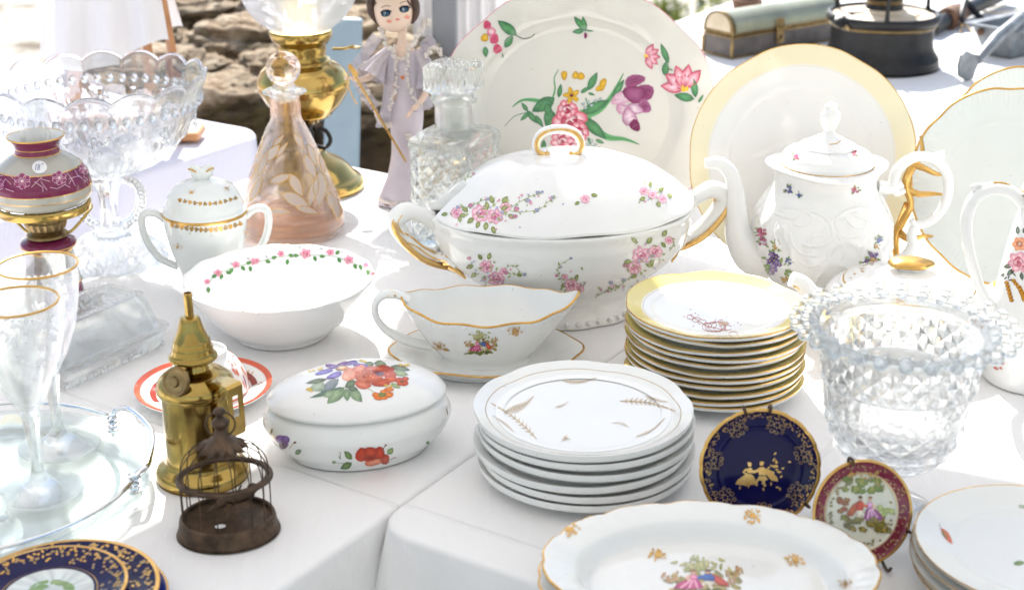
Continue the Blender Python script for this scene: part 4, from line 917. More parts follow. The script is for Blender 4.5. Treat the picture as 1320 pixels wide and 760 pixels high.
for sg in (-1, 1):
    m.tube([(0, 0, .134), (sg * .003, 0, .142), (sg * .009, 0, .148), (sg * .014, 0, .149)], [.004, .005, .0048, .0018], seg=10, sub=4, flat=1.5)
    m.tube([(sg * .006, -.006, .147), (sg * .011, -.006, .1505), (sg * .0145, -.004, .1505)], .001, 'gold', 6, sub=3)
m.build('finial', lo)
for sg in (-1, 1):
    m = MB(SW); m.tube([(sg * .046, 0, .088), (sg * .056, 0, .097), (sg * .068, 0, .098), (sg * .0735, 0, .088), (sg * .070, 0, .066), (sg * .058, 0, .044), (sg * .044, 0, .034), (sg * .036, 0, .030)], [.0042, .0045, .0047, .0047, .0045, .0045, .0045, .004], seg=12, sub=5, flat=1.3); m.build('handle', su)

# ---- tall relief teapot
tx, ty = at(1052, 380); tp = thing('tall_teapot', 'tall white relief teapot with blue and purple posies and a domed lid', 'teapot', (tx, ty, T + .003), R(4), scale=(1, 1, .955))
m = MB(); 
def tpm(t, r, z):
    k = smooth(.015, .05, z) * (1 - smooth(.12, .14, z)); q1 = noise.noise((cos(t) * 2.2, sin(t) * 2.2, z * 22)); rd = abs(noise.noise((cos(t) * 3.2 + 4, sin(t) * 3.2, z * 30)))
    return r + k * (.0012 * q1 + .0030 * max(0, .16 - rd) / .16 * (1 if r > .03 else 0)), z
m.lathe([(0, .003), (.04, .003), (.045, 0), (.050, 0), (.051, .005), (.050, .012), (.062, .026), (.077, .048), (.0815, .072), (.078, .098), (.067, .122), (.0595, .136), (.0575, .148), (.061, .1595), (.062, .162), (.058, .163), (.054, .15), (.06, .12), (.05, .05), (0, .02)], seg=200, sub=6, mod=tpm)
def q(x, y): return 890 + x / 3.04, 120 + y / 3.04
sh = []
def posy(x, y, r, cols, nl=6):
    o = []; X, Y = q(x, y)
    for i in range(nl): a = random.random() * 6; o.append(leaf(X + cos(a) * r * .2, Y + sin(a) * r * .2, r / 3.04 * .9 * random.uniform(.6, 1), a, .45, C('#9cb070'), C('#6f8a4c')))
    for i in range(9): a = random.random() * 6; d = sqrt(random.random()) * r * .7; x1, y1 = q(x + cos(a) * d, y + sin(a) * d); o += daisy(x1, y1, r / 3.04 * random.uniform(.25, .42), C(cols[i % len(cols)]), tuple(z * .55 for z in C(cols[i % len(cols)])), C('#d9c05a'), 5)
    return o
sh += posy(278, 545, 24, ['#c24a8a', '#d777a4', '#b03a72']) + posy(285, 585, 22, ['#c24a8a', '#d8c8d8', '#a94a86']) + posy(335, 600, 22, ['#b8c070', '#e0a870'], 8) + posy(320, 650, 34, ['#6a4a94', '#7d62a8', '#54407c']) + posy(345, 690, 42, ['#9a84c0', '#b5a4d2', '#8a70b4']) + posy(385, 660, 16, ['#4a5ea8', '#6a7abc']) + posy(370, 725, 18, ['#e0a860', '#d8b070']) + posy(405, 748, 14, ['#3f58a8', '#5a70bc']) + posy(388, 378, 18, ['#3f50a0', '#5468b4', '#2f4090']) + posy(426, 398, 12, ['#3f50a0', '#5468b4']) + posy(372, 385, 8, ['#d8c060'], 6) + posy(645, 380, 17, ['#c85a94', '#e08a60', '#b04a8a']) + posy(738, 575, 16, ['#4a62b4', '#6a80c4']) + posy(730, 600, 12, ['#e0a870'], 6) + posy(715, 640, 26, ['#6a4a94', '#c89a60', '#8a6aac']) + posy(690, 665, 22, ['#6a4a94', '#54407c'])
paint(m, m.bvh(), px_cast(tp), sh)
tree = m.bvh(); cast = px_cast(tp)
def ridge(pts, r):
    P = []
    for a, b in cr(pts, 4):
        o, d = cast(*q(a, b)); h = tree.ray_cast(o, d)
        if h[0] is not None: P.append(tuple(h[0] - h[1] * r * 1.35))
    if len(P) > 3: m.tube(P, [r * 1.2] + [r * 2.0] * (len(P) - 2) + [r * 1.2], seg=14)
for pts, r in (([(330, 470), (400, 490), (450, 460), (500, 470), (550, 510), (555, 570), (500, 600), (430, 590)], .0016), ([(360, 450), (430, 455), (480, 490), (440, 520), (400, 510)], .0013), ([(740, 470), (680, 450), (620, 460), (570, 500), (600, 560), (660, 560)], .0016), ([(560, 600), (530, 650), (470, 680), (430, 660)], .0014), ([(600, 480), (640, 520), (680, 520), (700, 490)], .0013), ([(390, 540), (400, 590), (440, 630), (500, 640)], .0013), ([(340, 500), (330, 560), (360, 620)], .0012), ([(570, 540), (600, 600), (590, 660)], .0013), ([(620, 470), (700, 500), (730, 540)], .0012), ([(380, 475), (350, 500), (370, 540)], .0012), ([(450, 600), (480, 560), (530, 560)], .0012)): ridge(pts, r)
m.build('body', tp)
m = MB(); m.lathe([(0, .16), (.05, .158), (.065, .1620), (.0675, .1645, 'porcelain'), (.067, .1662), (.060, .1665), (.0535, .166, 'gold'), (.0525, .1668, 'porcelain'), (.0520, .173), (.048, .180), (.038, .1850), (.0315, .1865), (.031, .1890), (.022, .1950), (.012, .2000), (0, .2005)], seg=120, sub=5, mod=lambda t, r, z: (r * (1 + .035 * cos(4 * t) * smooth(.054, .066, r)) + (.0016 * abs(cos(5 * t)) if .028 < r < .034 else 0), z + (.0022 * cos(2 * t) * smooth(.054, .066, r))))
sh = posy(415, 247, 17, ['#d84a8a', '#e8709a'], 5) + posy(643, 235, 14, ['#d85a80', '#e89aa0'], 3)
for pts in ([(415, 178), (440, 192)], [(545, 203), (575, 198), (592, 184)], [(700, 240), (722, 262), (722, 280)], [(300, 235), (288, 250)]): sh.append(S([q(*p) for p in pts], 1.0, (1, 1, 1), 'gold'))
paint(m, m.bvh(), px_cast(tp), sh); lo = m.build('lid', tp)
m = MB(); m.lathe(z0=-.009, prof=[(0, .207), (.010, .208), (.0075, .212), (.006, .216), (.0085, .221), (.0112, .228), (.011, .235), (.008, .240), (.0065, .243), (.0075, .2455), (.004, .249), (0, .2495)], seg=24, sub=4, mod=lambda t, r, z: (r * (1 + .06 * cos(6 * t)), z)); m.build('finial', lo)
m = MB(); m.tube([(-.060, 0, .044), (-.080, 0, .052), (-.097, 0, .078), (-.1015, 0, .108), (-.104, 0, .134), (-.111, 0, .156), (-.124, 0, .169), (-.141, 0, .169)], [.026, .023, .0165, .0122, .0098, .0086, .0078, .0060], seg=20, sub=6); m.build('spout', tp)
m = MB(); m.tube([(.062, 0, .135), (.078, 0, .134), (.090, 0, .140)], [.008, .0075, .006], seg=12, sub=4); m.tube([(.094, .0, .131), (.084, 0, .128), (.080, 0, .142), (.086, 0, .160), (.104, 0, .172), (.126, 0, .168), (.142, 0, .150), (.146, 0, .125), (.140, 0, .103), (.126, 0, .089), (.112, 0, .086), (.106, 0, .092)], [.004, .005, .0058, .0060, .0060, .0060, .0060, .0058, .0056, .0056, .005, .004], seg=14, sub=5, flat=1.25)
m.tube([(.112, 0, .086), (.108, 0, .074), (.110, 0, .060), (.104, 0, .046), (.090, 0, .038), (.074, 0, .036)], [.0055, .006, .0065, .0068, .007, .007], seg=12, sub=5); m.tube([(.124, 0, .170), (.134, 0, .176), (.134, 0, .166)], [.005, .004, .003], seg=8, sub=3); m.build('handle', tp)

# ---- low teapot with a gilt knob
lx, ly = at(1163, 446); lp = thing('low_teapot', 'low white teapot with a shell shaped gold knob behind the crystal vase', 'teapot', (lx, ly, T + .003), scale=(1, 1, .94))
m = MB(); m.lathe([(0, .003), (.05, .003), (.055, 0), (.06, 0), (.06, .005), (.075, .02), (.088, .042), (.0885, .056), (.082, .066), (.074, .070), (.070, .068), (.07, .05), (.05, .012), (0, .01)], seg=120, sub=5); m.build('body', lp)
m = MB(); m.lathe([(0, .068), (.06, .068), (.0725, .0705), (.0735, .0725), (.071, .0750), (.0695, .0755, 'gold'), (.0680, .0762, 'porcelain'), (.05, .0835), (.03, .089), (.015, .0912), (0, .0918)], seg=120, sub=5)
sh = []; rnd = random.Random(2)
for i in range(70):
    a = rnd.choice([rnd.gauss(2.6, .38), rnd.gauss(.45, .38), rnd.gauss(-1.57, .7)]); r = rnd.uniform(.046, .061); sh.append(leaf(r * cos(a), r * sin(a), rnd.uniform(.003, .0065), rnd.random() * 6, .4, (1, 1, 1), mat='gold'))
paint(m, m.bvh(), top_cast(), sh, off=.0002); lo = m.build('lid', lp)
m = MB(); m.lathe(z0=-.0045, prof=[(0, .090), (.015, .0905), (.013, .094), (.016, .098), (.021, .1005, 'gold'), (.024, .1025, 'gold'), (.0215, .1065), (.012, .1095), (0, .110)], seg=60, sub=4, sy=.7, mod=lambda t, r, z: (r * (1 + .05 * cos(5 * t) + .03 * cos(2 * t)), z)); m.build('knob', lo)
m = MB(); m.tube([(-.072, 0, .035), (-.092, 0, .046), (-.106, 0, .062), (-.114, 0, .074), (-.126, 0, .080)], [.019, .016, .012, .0098, .0088], seg=16, sub=5)
m.tube([(-.118, -.0075, .071), (-.121, -.008, .073), (-.125, -.008, .0745)], .0012, 'gold', 6); m.build('spout', lp)
m = MB(); m.tube([(.080, 0, .058), (.094, 0, .070), (.110, 0, .070), (.118, 0, .056), (.112, 0, .036), (.094, 0, .026), (.080, 0, .026)], .0062, seg=14, sub=5, flat=1.2)
m.tube([(.090, -.003, .0735), (.100, -.003, .0775), (.112, -.003, .0760), (.1205, -.003, .066), (.124, -.003, .055), (.120, -.003, .040)], .0042, 'gold', 8, sub=4); m.build('handle', lp)

# ---- coffee pot at the edge of the picture
cx_, cy__ = at(1325, 490); cf = thing('coffee_pot', 'tall white coffee pot with an orange and pink flower spray', 'coffee pot', (cx_, cy__, T + .003))
m = MB(); m.lathe([(0, .003), (.038, .003), (.041, 0), (.0445, 0), (.0475, .006), (.0475, .03), (.0455, .07), (.0415, .115), (.036, .155), (.031, .180), (.0298, .192), (.031, .197, 'gold'), (.031, .1985, 'gold'), (.029, .1985, 'porcelain'), (.027, .19), (.03, .15), (.04, .05), (0, .01)], seg=100, sub=5)
def q(x, y): return 1200 + x / 2.45, 210 + y / 2.45
def lf2(x, y, l, a, c='#7d8a78', c1='#34443a', w=.5): X, Y = q(x, y); return leaf(X, Y, l / 2.45, a, w, C(c), C(c1))
sh = [lf2(255, 300, 30, 3.5), lf2(258, 322, 30, 2.9), lf2(262, 335, 30, 2.4), lf2(285, 345, 26, 1.4), lf2(275, 225, 26, -1.6), lf2(292, 222, 24, -1.2), lf2(258, 235, 22, -1.9), lf2(225, 270, 60, -1.1, '#f0a040', '#a85a18', .34), lf2(228, 275, 62, -1.6, '#e88a2c', '#98480f', .36), lf2(224, 275, 50, -2.0, '#f0b050', '#a85a18', .3), lf2(210, 280, 40, -.6, '#f0a040', '#b06a20', .2), lf2(222, 270, 25, 2.0, '#e0902c', '#c07a20', .4)]
for (x, y, r, cs) in ((280, 256, 22, ('#c85a30', '#e08a58', '#f0b890')), (276, 312, 32, ('#b84a62', '#d98a9c', '#f2ccd2')), (298, 330, 18, ('#b84a62', '#d98a9c', '#f2ccd2'))): X, Y = q(x, y); sh += rose(X, Y, r / 2.45, tuple(cs), 1)
X, Y = q(281, 255); sh.append(F(blob(X, Y, 3, 3), C('#e8e0c8'), C('#a04020'))); 
for i in range(6):
    for (x0, y0, dx, dy) in ((240, 378, 3, 11), (262, 372, 7, 9), (280, 392, 3, 8)): X, Y = q(x0 + dx * i, y0 + dy * i); sh.append(F(blob(X, Y, 3.3, 2.5, .4), C('#e0a830'), C('#9a5a1a'))); sh.append(F(blob(X + 1, Y + 1, 1.0, .8), C('#5a2a10')))
for i in range(8): sh.append(lf2(232 + random.uniform(-6, 40), 350 + random.uniform(-12, 22), 14, random.random() * 6, '#4a4a40', '#2a2a28', .3))
for i in range(8): X, Y = q(215 + random.uniform(-9, 9), 647 + random.uniform(-14, 14)); sh.append(leaf(X, Y, 5, random.random() * 6, .4, C('#d87a60'), C('#b04a40')))
sh.append(S([q(208, 190), q(212, 182)], 1, C('#a04040')))
paint(m, m.bvh(), px_cast(cf), sh); m.build('body', cf)
m = MB(); m.lathe([(0, .197), (.029, .1985), (.0315, .200, 'gold'), (.031, .2015, 'porcelain'), (.026, .209), (.012, .215), (.006, .219), (.009, .226), (.006, .232), (0, .233)], seg=60, sub=4); m.build('lid', cf)
m = MB(); m.tube([(-.030, 0, .188), (-.042, 0, .200), (-.060, 0, .204), (-.076, 0, .196), (-.083, 0, .176), (-.080, 0, .150), (-.070, 0, .120), (-.058, 0, .094), (-.044, 0, .078)], [.0055, .0062, .0066, .0064, .006, .0056, .0052, .005, .005], seg=14, sub=5, flat=1.35)
m.tube([(-.062, -.002, .2105), (-.05, -.002, .2095), (-.04, -.002, .2035)], .0012, 'gold', 6, sub=3); m.tube([(-.074, 0, .198), (-.080, 0, .206), (-.072, 0, .207)], [.004, .0035, .002], seg=8, sub=3); m.build('handle', cf)
m = MB(); m.tube([(.036, 0, .06), (.055, 0, .08), (.064, 0, .12), (.066, 0, .16), (.082, 0, .185)], [.016, .014, .010, .008, .007], seg=14, sub=5); m.build('spout', cf)

# ---- oval serving dishes in front
odx, ody = at(914, 742, .035)
def oval_mb():
    m = MB(COOL)
    def om(t, r, z):
        k = smooth(.105, .131, r); f = abs(sin(7 * t)) ** .7 + .35 * abs(sin(14 * t + .6)); return r * (.965 + .014 * k * (f - .6)), z + .0012 * k * (f - .6) + .00028 * k * sin(42 * t) * (1 - smooth(.127, .130, r))
    m.lathe([(0, .004), (.082, .004), (.086, 0), (.09, 0), (.093, .004), (.105, .017), (.120, .0255), (.1295, .0285, 'gold'), (.1305, .0300, 'gold'), (.129, .0310, 'porcelain'), (.118, .0285), (.1085, .0255), (.1035, .022), (.095, .0105), (.085, .0085), (.04, .008), (0, .008)], seg=280, sub=4, sy=.72, mod=om)
    return m
for k in range(2):
    z = T + .003 + (.0135 if k else 0); loc = (odx - (0 if k else .003), ody - (.0 if k else .001), z)
    m = oval_mb()
    if k:
        sh = pastoral(905, 745, 112, 52) + gsprig(735, 682, 13, n=14) + gsprig(970, 665, 14, n=14) + gsprig(848, 715, 14, n=12, sq=.5) + gsprig(1025, 722, 14, n=12, sq=.6) + gsprig(1090, 752, 10)
    else: sh = gsprig(728, 748, 10, n=9)
    paint(m, m.bvh(), px_cast(Root(loc, (0, 0, R(-1)))), sh)
    lies('serving_dish', 'oval scalloped serving dish with a pastoral scene, uppermost of two nested' if k else 'lower oval scalloped dish nested under the one with the pastoral scene', 'dish', m, loc, R(-1), 'nested oval serving dishes')

# ---- stack at the corner, white plates with small carrots
px_, py_ = at(1338, 700, .045)
base = plate_mb(.0935, h=.018, foot=.6, well=.68, floor=.0082, rim='gold', rimw=.006, white=COOL)
for k in range(4):
    z = T + .003 + .0082 * k; loc = (px_ + .0018 * sin(k * 2.2 + 2), py_ + .0015 * cos(k * 3), z)
    if k == 3:
        m = plate_mb(.0935, h=.018, foot=.6, well=.68, floor=.0082, rim='gold', rimw=.006, white=COOL)
        sh = [leaf(1213, 680, 26, .95, .30, C('#d87a30'), C('#c85a20')), leaf(1214, 682, 14, 1.05, .4, C('#7d8a3a'), C('#5a7030')), S([(1211, 675), (1213, 682)], .8, C('#8a8a8a')), leaf(1306, 726, 16, -.1, .4, C('#8a9a5a'), C('#6a8a44')), leaf(1312, 652, 12, .1, .4, C('#b0b8a8'), C('#90a090'))]
        paint(m, m.bvh(), px_cast(Root(loc)), sh); o = m.build('soup_plate')
    elif k == 0: o = base.build('soup_plate'); proto = o
    else: o = proto.copy(); col.objects.link(o)
    o.location = loc
    tag(o, ['bottommost white plate of the stack beside the red rimmed little plate', 'third plate down in the white stack with a carrot painted on top', 'second plate down in the white stack with a carrot painted on top', 'white plate with a tiny painted carrot, uppermost of its stack of four'][k], 'plate', 'white plates stacked in the near corner')

# ---- two little souvenir plates on wire stands
NAVY = (.004, .004, .055)
def lace(r0, r1, n, rnd, mat='gold', oy=0):
    o = []
    for k in range(n):
        a = 2 * pi * k / n
        for j in range(5):
            b = a + rnd.gauss(0, .5 * 2 * pi / n); r = r0 + (r1 - r0) * rnd.random(); s_ = (r1 - r0) * rnd.uniform(.16, .34)
            o.append(leaf(r * cos(b), oy + r * sin(b), s_ * 1.6, rnd.random() * 6, .55, (1, 1, 1), mat=mat))
    return o
def mini(loc, Rr, rz, lean): return Root(loc, (R(90 - lean), 0, R(rz)))
nx, ny = at(975, 683); rt = mini((nx, ny, T + .006), .05, -2, 14)
m = plate_mb(.0505, h=.0085, foot=.6, well=.70, floor=.0032, th=.0022, rim='gold', rimw=.055, band=None, scal=(18, .012, .0004), white=NAVY, seg=180, body='enamel')
m.v = [(x, y + .0505, z) for x, y, z in m.v]; tree = m.bvh(); rnd = random.Random(11); sh = []
def put(r, a, l, w_=.55, mat='pale_gold'): sh.append(leaf(r * cos(a), .0505 + r * sin(a), l, rnd.random() * 6, w_, (1, 1, 1), mat=mat))
for k in range(72):
    a = 2 * pi * k / 72
    for j in range(5): put(.0505 * rnd.uniform(.835, .925), a + rnd.gauss(0, .03), .0016 * rnd.uniform(.7, 1.3), .6, 'gold' if j < 2 else 'pale_gold')
for k in range(7):
    a0_ = 2 * pi * (k + .35) / 7
    for (dr, da, s_) in ((0, 0, 1.2), (.0, .13, 1), (.0, -.13, 1), (-.006, .06, .8), (-.006, -.06, .8), (.004, .2, .8), (.004, -.2, .8), (-.004, .19, .6), (-.004, -.19, .6)):
        for j in range(7):
            t_ = 2 * pi * j / 7 + k; a = a0_ + da; r = .0385 + dr; sh.append(leaf(r * cos(a) + .0012 * s_ * cos(t_), .0505 + r * sin(a) + .0012 * s_ * sin(t_), .0017 * s_, t_, .6, (1, 1, 1), mat='pale_gold'))
paint(m, tree, top_cast(), sh)
def q(x, y): return 890 + x / 3.62, 520 + y / 3.62
fig = []; X, Y = q(310, 318); fig += couple(X, Y, 92, 66, 1, gilt='worn_gold', k=.86)
for k in range(26): X, Y = q(rnd.gauss(395, 22), rnd.gauss(300, 26)); fig.append(leaf(X, Y, 4.5, rnd.random() * 6.3, .5, (1, 1, 1), mat='worn_gold'))
for k in range(14): X, Y = q(random.uniform(205, 425), random.uniform(360, 400)); fig.append(leaf(X, Y, 5, random.random() * 6, .5, (1, 1, 1), mat='worn_gold'))
paint(m, tree, px_cast(rt), fig)
lies('souvenir_plate', 'small cobalt blue plate with gold figures and gold lace border', 'plate', m, rt.location, rot=tuple(rt.rotation_euler))
burg = mini((*at(1111, 736), T + .007), .042, 12, 20); RED = (.16, .012, .035)
m = plate_mb(.0425, h=.007, foot=.6, well=.72, floor=.003, th=.002, rim='gold', rimw=.05, band=(.72, RED), line=(.71, .028, 'gold'), white=(.62, .62, .53), seg=120)
m.v = [(x, y + .0425, z) for x, y, z in m.v]; tree = m.bvh(); sh = []
for k in range(150):
    a = rnd.random() * 6.283; r = .0425 * rnd.uniform(.77, .93); sh.append(leaf(r * cos(a), .0425 + r * sin(a), .0022, rnd.random() * 6, .5, (1, 1, 1), mat='pale_gold'))
for k in range(60):
    a = rnd.random() * 6.283; r = .0425 * rnd.uniform(.58, .67); sh.append(F(blob(r * cos(a), .0425 + r * sin(a), .0013, .001), C(rnd.choice(['#7d7058', '#9a8a5a', '#6a7068', '#b09a60'])), C('#8a8468')))
paint(m, tree, top_cast(), sh)
def q(x, y): return 890 + x / 3.62, 520 + y / 3.62
sh = []
def b2(x, y, rx, ry, a, c0, c1):
    X, Y = q(x, y); sh.append(F(blob(X, Y, rx / 3.62 * .8, ry / 3.62 * .8, a, 10, .2), C(c0), C(c1)))
    for k_ in range(5):
        t_ = rnd.random() * 6.28; X, Y = q(x + cos(t_) * .6 * rx, y + sin(t_) * .6 * ry); sh.append(F(blob(X, Y, rx / 3.62 * .36, ry / 3.62 * .34, rnd.random() * 3, 8, .2), C(c0) if k_ % 2 else C(c1), C(c1)))
for k in range(22): b2(random.uniform(720, 890), random.uniform(345, 410), 24, 14, random.random(), random.choice(['#9aa04c', '#7d8a44', '#b0a85c', '#6a7a4c']), '#6a7838')
for k in range(26): b2(random.uniform(700, 930), random.uniform(530, 590), 26, 13, random.random(), random.choice(['#8a7a34', '#b09a48', '#7a6a34', '#9aa050']), '#6a6030')
for k in range(8): b2(random.uniform(880, 940), random.uniform(450, 520), 18, 14, 0, random.choice(['#b8c078', '#c8c890']), '#9aa860')
for k in range(8): b2(random.uniform(690, 740), random.uniform(430, 500), 18, 14, 0, random.choice(['#9a7048', '#b08a50', '#a85a3a']), '#80583a')
X, Y = q(810, 478); fig_ = couple(X, Y, 74, 66, -1, skirt=('#b878a8', '#80386c', '#d9b4cf'), jacket=('#d05a3c', '#a03a22'), cloak=('#b8683c', '#8c4426'))
for k in range(16): b2(random.uniform(735, 890), random.uniform(318, 345), 8, 5, 0, '#c8a05a', '#b08a48')
paint(m, tree, px_cast(burg), sh + fig_)
lies('souvenir_plate', 'small deep red rimmed plate painted with a courting couple', 'plate', m, burg.location, rot=tuple(burg.rotation_euler))
for rt_, Rr, lab, angs in ((rt, .0505, 'dark wire stand holding the cobalt blue souvenir plate', (82, 106, 322)), (burg, .0425, 'dark wire stand holding the red rimmed souvenir plate', (100, 333))):
    s_ = thing('plate_stand', lab, 'plate stand', rt_.location, rot=tuple(rt_.rotation_euler), group='wire stands for the small plates')
    for a in angs:
        a = R(a); m = MB(); P = [((Rr + d) * cos(a), Rr + (Rr + d) * sin(a), z) for d, z in ((-.03, -.006), (-.004, .0), (.0025, .005), (.0018, .0105), (-.0035, .0098))]
        m.tube(P, .0013, 'bronze', 7, sub=4); m.build('prong', s_)
    m = MB(); lean = R(14) if Rr > .05 else R(20)
    for sg in (-1, 1): m.tube([(sg * .004, Rr * 1.5, -.006), (sg * .012, Rr * .7, -.006), (sg * .018, .002, -.004), (sg * .018, -.006, .006), (sg * .018, -.003, .013)], .0013, 'bronze', 7, sub=4)
    m.tube([(-.012, Rr * .7, -.006), (.012, Rr * .7, -.006)], .0013, 'bronze', 7)
    m.tube([(0, Rr * 1.5, -.006), (0, Rr * .75 , -.030), (0, .006, -.040)], .0013, 'bronze', 7, sub=3); m.build('frame', s_)

# ---- cobalt saucers in the near corner
vx, vy = at(78, 773, .015)
LANDC = [('#b8c4cc', '#d0d4d4'), ('#8aa070', '#6a8854')]
for k, (Rr, z0, dx, dy) in enumerate(((.0765, 0, .004, -.001), (.0745, .009, 0, 0), (.0585, .0185, -.006, -.006))):
    loc = (vx + dx, vy + dy, T + z0)
    m = plate_mb(Rr, h=.015 if k < 2 else .013, foot=.58, well=.60, floor=.009 if k < 2 else .006, rim='gold', rimw=.045 if k else .02, white=NAVY if k else (.02, .04, .22), line=(.585, .03, 'gold') if k == 2 else None, seg=150, body='enamel')
    if k:
        tree = m.bvh(); rnd = random.Random(20 + k); sh = []
        for j in range(30):
            a = 2 * pi * j / 30
            for i in range(9):
                b = a + rnd.gauss(0, .05); r = Rr * (.93 - abs(rnd.gauss(0, .10))); sh.append(leaf(r * cos(b), r * sin(b), Rr * .055, rnd.random() * 6, .6, (1, 1, 1), mat='pale_gold' if i % 2 else 'gold'))
        if k == 2:
            sh.append(F(blob(0, 0, Rr * .57, Rr * .57, 0, 48, 0), C('#bcc8cc'), C('#cfd4d0')))
            for i in range(40):
                x, y = rnd.uniform(-.5, .5) * Rr, rnd.uniform(-.45, .35) * Rr
                if hypot(x, y) < .46 * Rr: sh.append(F(blob(x, y, Rr * .09, Rr * .06), C(rnd.choice(['#8aa468', '#6f9454', '#a4b480', '#7a8a5a'])), C('#7d9a64')))
            for i in range(12): sh.append(F(blob(rnd.uniform(-.05, .35) * Rr, rnd.uniform(.25, .45) * Rr, Rr * .07, Rr * .05), C('#6f9a5c'), C('#8ab078')))
        paint(m, tree, top_cast(), sh, dstep=.000002)
    lies('cobalt_saucer', ['blue saucer at the bottom of the gold trimmed cobalt pile', 'larger cobalt saucer with gold lace, middle one of its pile', 'smaller cobalt saucer with a painted landscape, on top of its pile'][k], 'saucer', m, loc, group='gold trimmed cobalt saucers')

# ---- red rimmed saucer with an upturned cup on it
cx_, cy__ = at(264, 512); RO = (.60, .10, .045)
m = plate_mb(.0680, h=.016, foot=.5, well=.55, floor=.004, rim='porcelain', rimw=.02, rimcol=RO, band=(.90, RO), white=WHITE); tree = m.bvh(); sh = []; rnd = random.Random(9)
for k in range(60):
    a = rnd.random() * 6.283; r = .068 * rnd.uniform(.62, .85); sh.append(F(blob(r * cos(a), r * sin(a), .0022, .0014, rnd.random() * 3), C(rnd.choice(['#e0a890', '#d8b070', '#c8605040'[:7], '#8a90b8', '#e8c8b0'])), C('#e0c0a8')))
for a0 in (2.1, .2): sh.append(S([(.068 * .74 * cos(a0 + i * .14), .068 * .74 * sin(a0 + i * .14)) for i in range(13)], .006, C('#8c2a1c')))
paint(m, tree, top_cast(), sh)
lies('saucer', 'white saucer with an orange red rim behind the brass burner', 'saucer', m, (cx_, cy__, T))
m = MB(); m.lathe([(0, .012), (.036, .004), (.0405, 0, None, RO), (.0415, .0012, None, RO), (.041, .004, None, WHITE), (.0385, .018), (.031, .032), (.023, .039), (.0215, .0405), (.0215, .0450), (.0195, .0455), (.0185, .042), (0, .0415)], seg=90, sub=4); tree = m.bvh(); sh = []
for k in range(90):
    a = rnd.random() * 6.283; r = rnd.uniform(.026, .040); sh.append(F(blob(r * cos(a), r * sin(a), rnd.uniform(.001, .003), rnd.uniform(.0008, .002), rnd.random() * 3), C(rnd.choice(['#d8705c', '#c04a38', '#e0a890', '#5a6ab0', '#e8c0a8', '#d0a060'])), C('#d89a88')))
paint(m, tree, top_cast(), sh)
lies('teacup', 'white and red teacup turned upside down on its saucer', 'cup', m, (cx_ + .003, cy__ + .004, T + .0055))

# ================================================================== GLASS
def tri(x): x = x % 1.0; return 1 - abs(2 * x - 1)
# ---- large pressed glass compote
co = thing('glass_compote', 'large pressed glass footed compote with scalloped beaded rim', 'compote', (-.502, 1.748, T))
def cmod(t, r, z):
    k = smooth(.165, .232, z); s = abs(sin(8 * t)) ** .8
    r2 = r * (1 + .018 * k * (s - .5)); z2 = z + .010 * smooth(.19, .232, z) * (s - .55)
    b = smooth(.125, .14, z) * (1 - smooth(.196, .202, z)); p = max(0, sin(16 * t + 24 * (z - .12) * 6.2)) * max(0, sin(16 * t - 24 * (z - .12) * 6.2)) + .6 * max(0, sin(8 * t)) ** 6 * tri((z - .13) * 30)
    return r2 + .0042 * b * p + (.0012 * cos(56 * t) if .122 < z < .150 else 0), z2
m = MB(); m.lathe([(0, .112), (.018, .112), (.035, .117), (.066, .128), (.095, .153), (.114, .186), (.126, .216), (.1315, .231), (.1305, .2345), (.1270, .233), (.121, .216), (.109, .188), (.090, .158), (.062, .134), (.03, .122), (0, .120)], 'pressed_glass', seg=240, sub=5, mod=cmod)
for k in range(48):
    a = 2 * pi * k / 48; m.ell((.1215 * cos(a), .1215 * sin(a), .2045), (.0048, .0048, .0062), 'pressed_glass', 9, 6)
for k in range(8):
    a0 = 2 * pi * k / 8 + .2
    for (da, dz) in ((0, 0), (.05, .005), (-.05, .005), (.04, -.007), (-.04, -.007), (0, .010)): m.ell((.1125 * cos(a0 + da), .1125 * sin(a0 + da), .176 + dz), (.0035, .0035, .0038), 'pressed_glass', 7, 5)
m.build('bowl', co, sharp=30)
m = MB(); m.lathe([(0, .030), (.022, .030), (.014, .042), (.010, .065), (.012, .090), (.020, .106), (.026, .1125), (0, .1125)], 'pressed_glass', seg=48, sub=5, mod=lambda t, r, z: (r * (1 + .12 * cos(6 * t)), z))
for sg in (-1, 1):
    pts = [(sg * .014, 0, .044), (sg * .030, 0, .056), (sg * .040, 0, .078), (sg * .036, 0, .098), (sg * .020, 0, .108)]
    m.tube(pts, [.006, .0055, .0055, .0055, .006], 'pressed_glass', 10, sub=5)
    for p in cr(pts, 4)[1:-1]: m.ell((p[0] + sg * .003, 0, p[2]), (.0052, .0062, .0052), 'pressed_glass', 8, 5)
m.build('stem', co)
m = MB(); m.lathe([(0, .002), (.058, .002), (.066, 0), (.068, .004), (.064, .010), (.054, .018), (.040, .028), (.026, .0335), (.016, .035), (0, .035)], 'pressed_glass', seg=160, sub=4, mod=lambda t, r, z: (r * (1 + .022 * cos(14 * t) * smooth(.02, .05, r)), z + (.0016 * cos(28 * t) if .02 < r < .06 and z > .006 else 0))); m.build('foot', co)

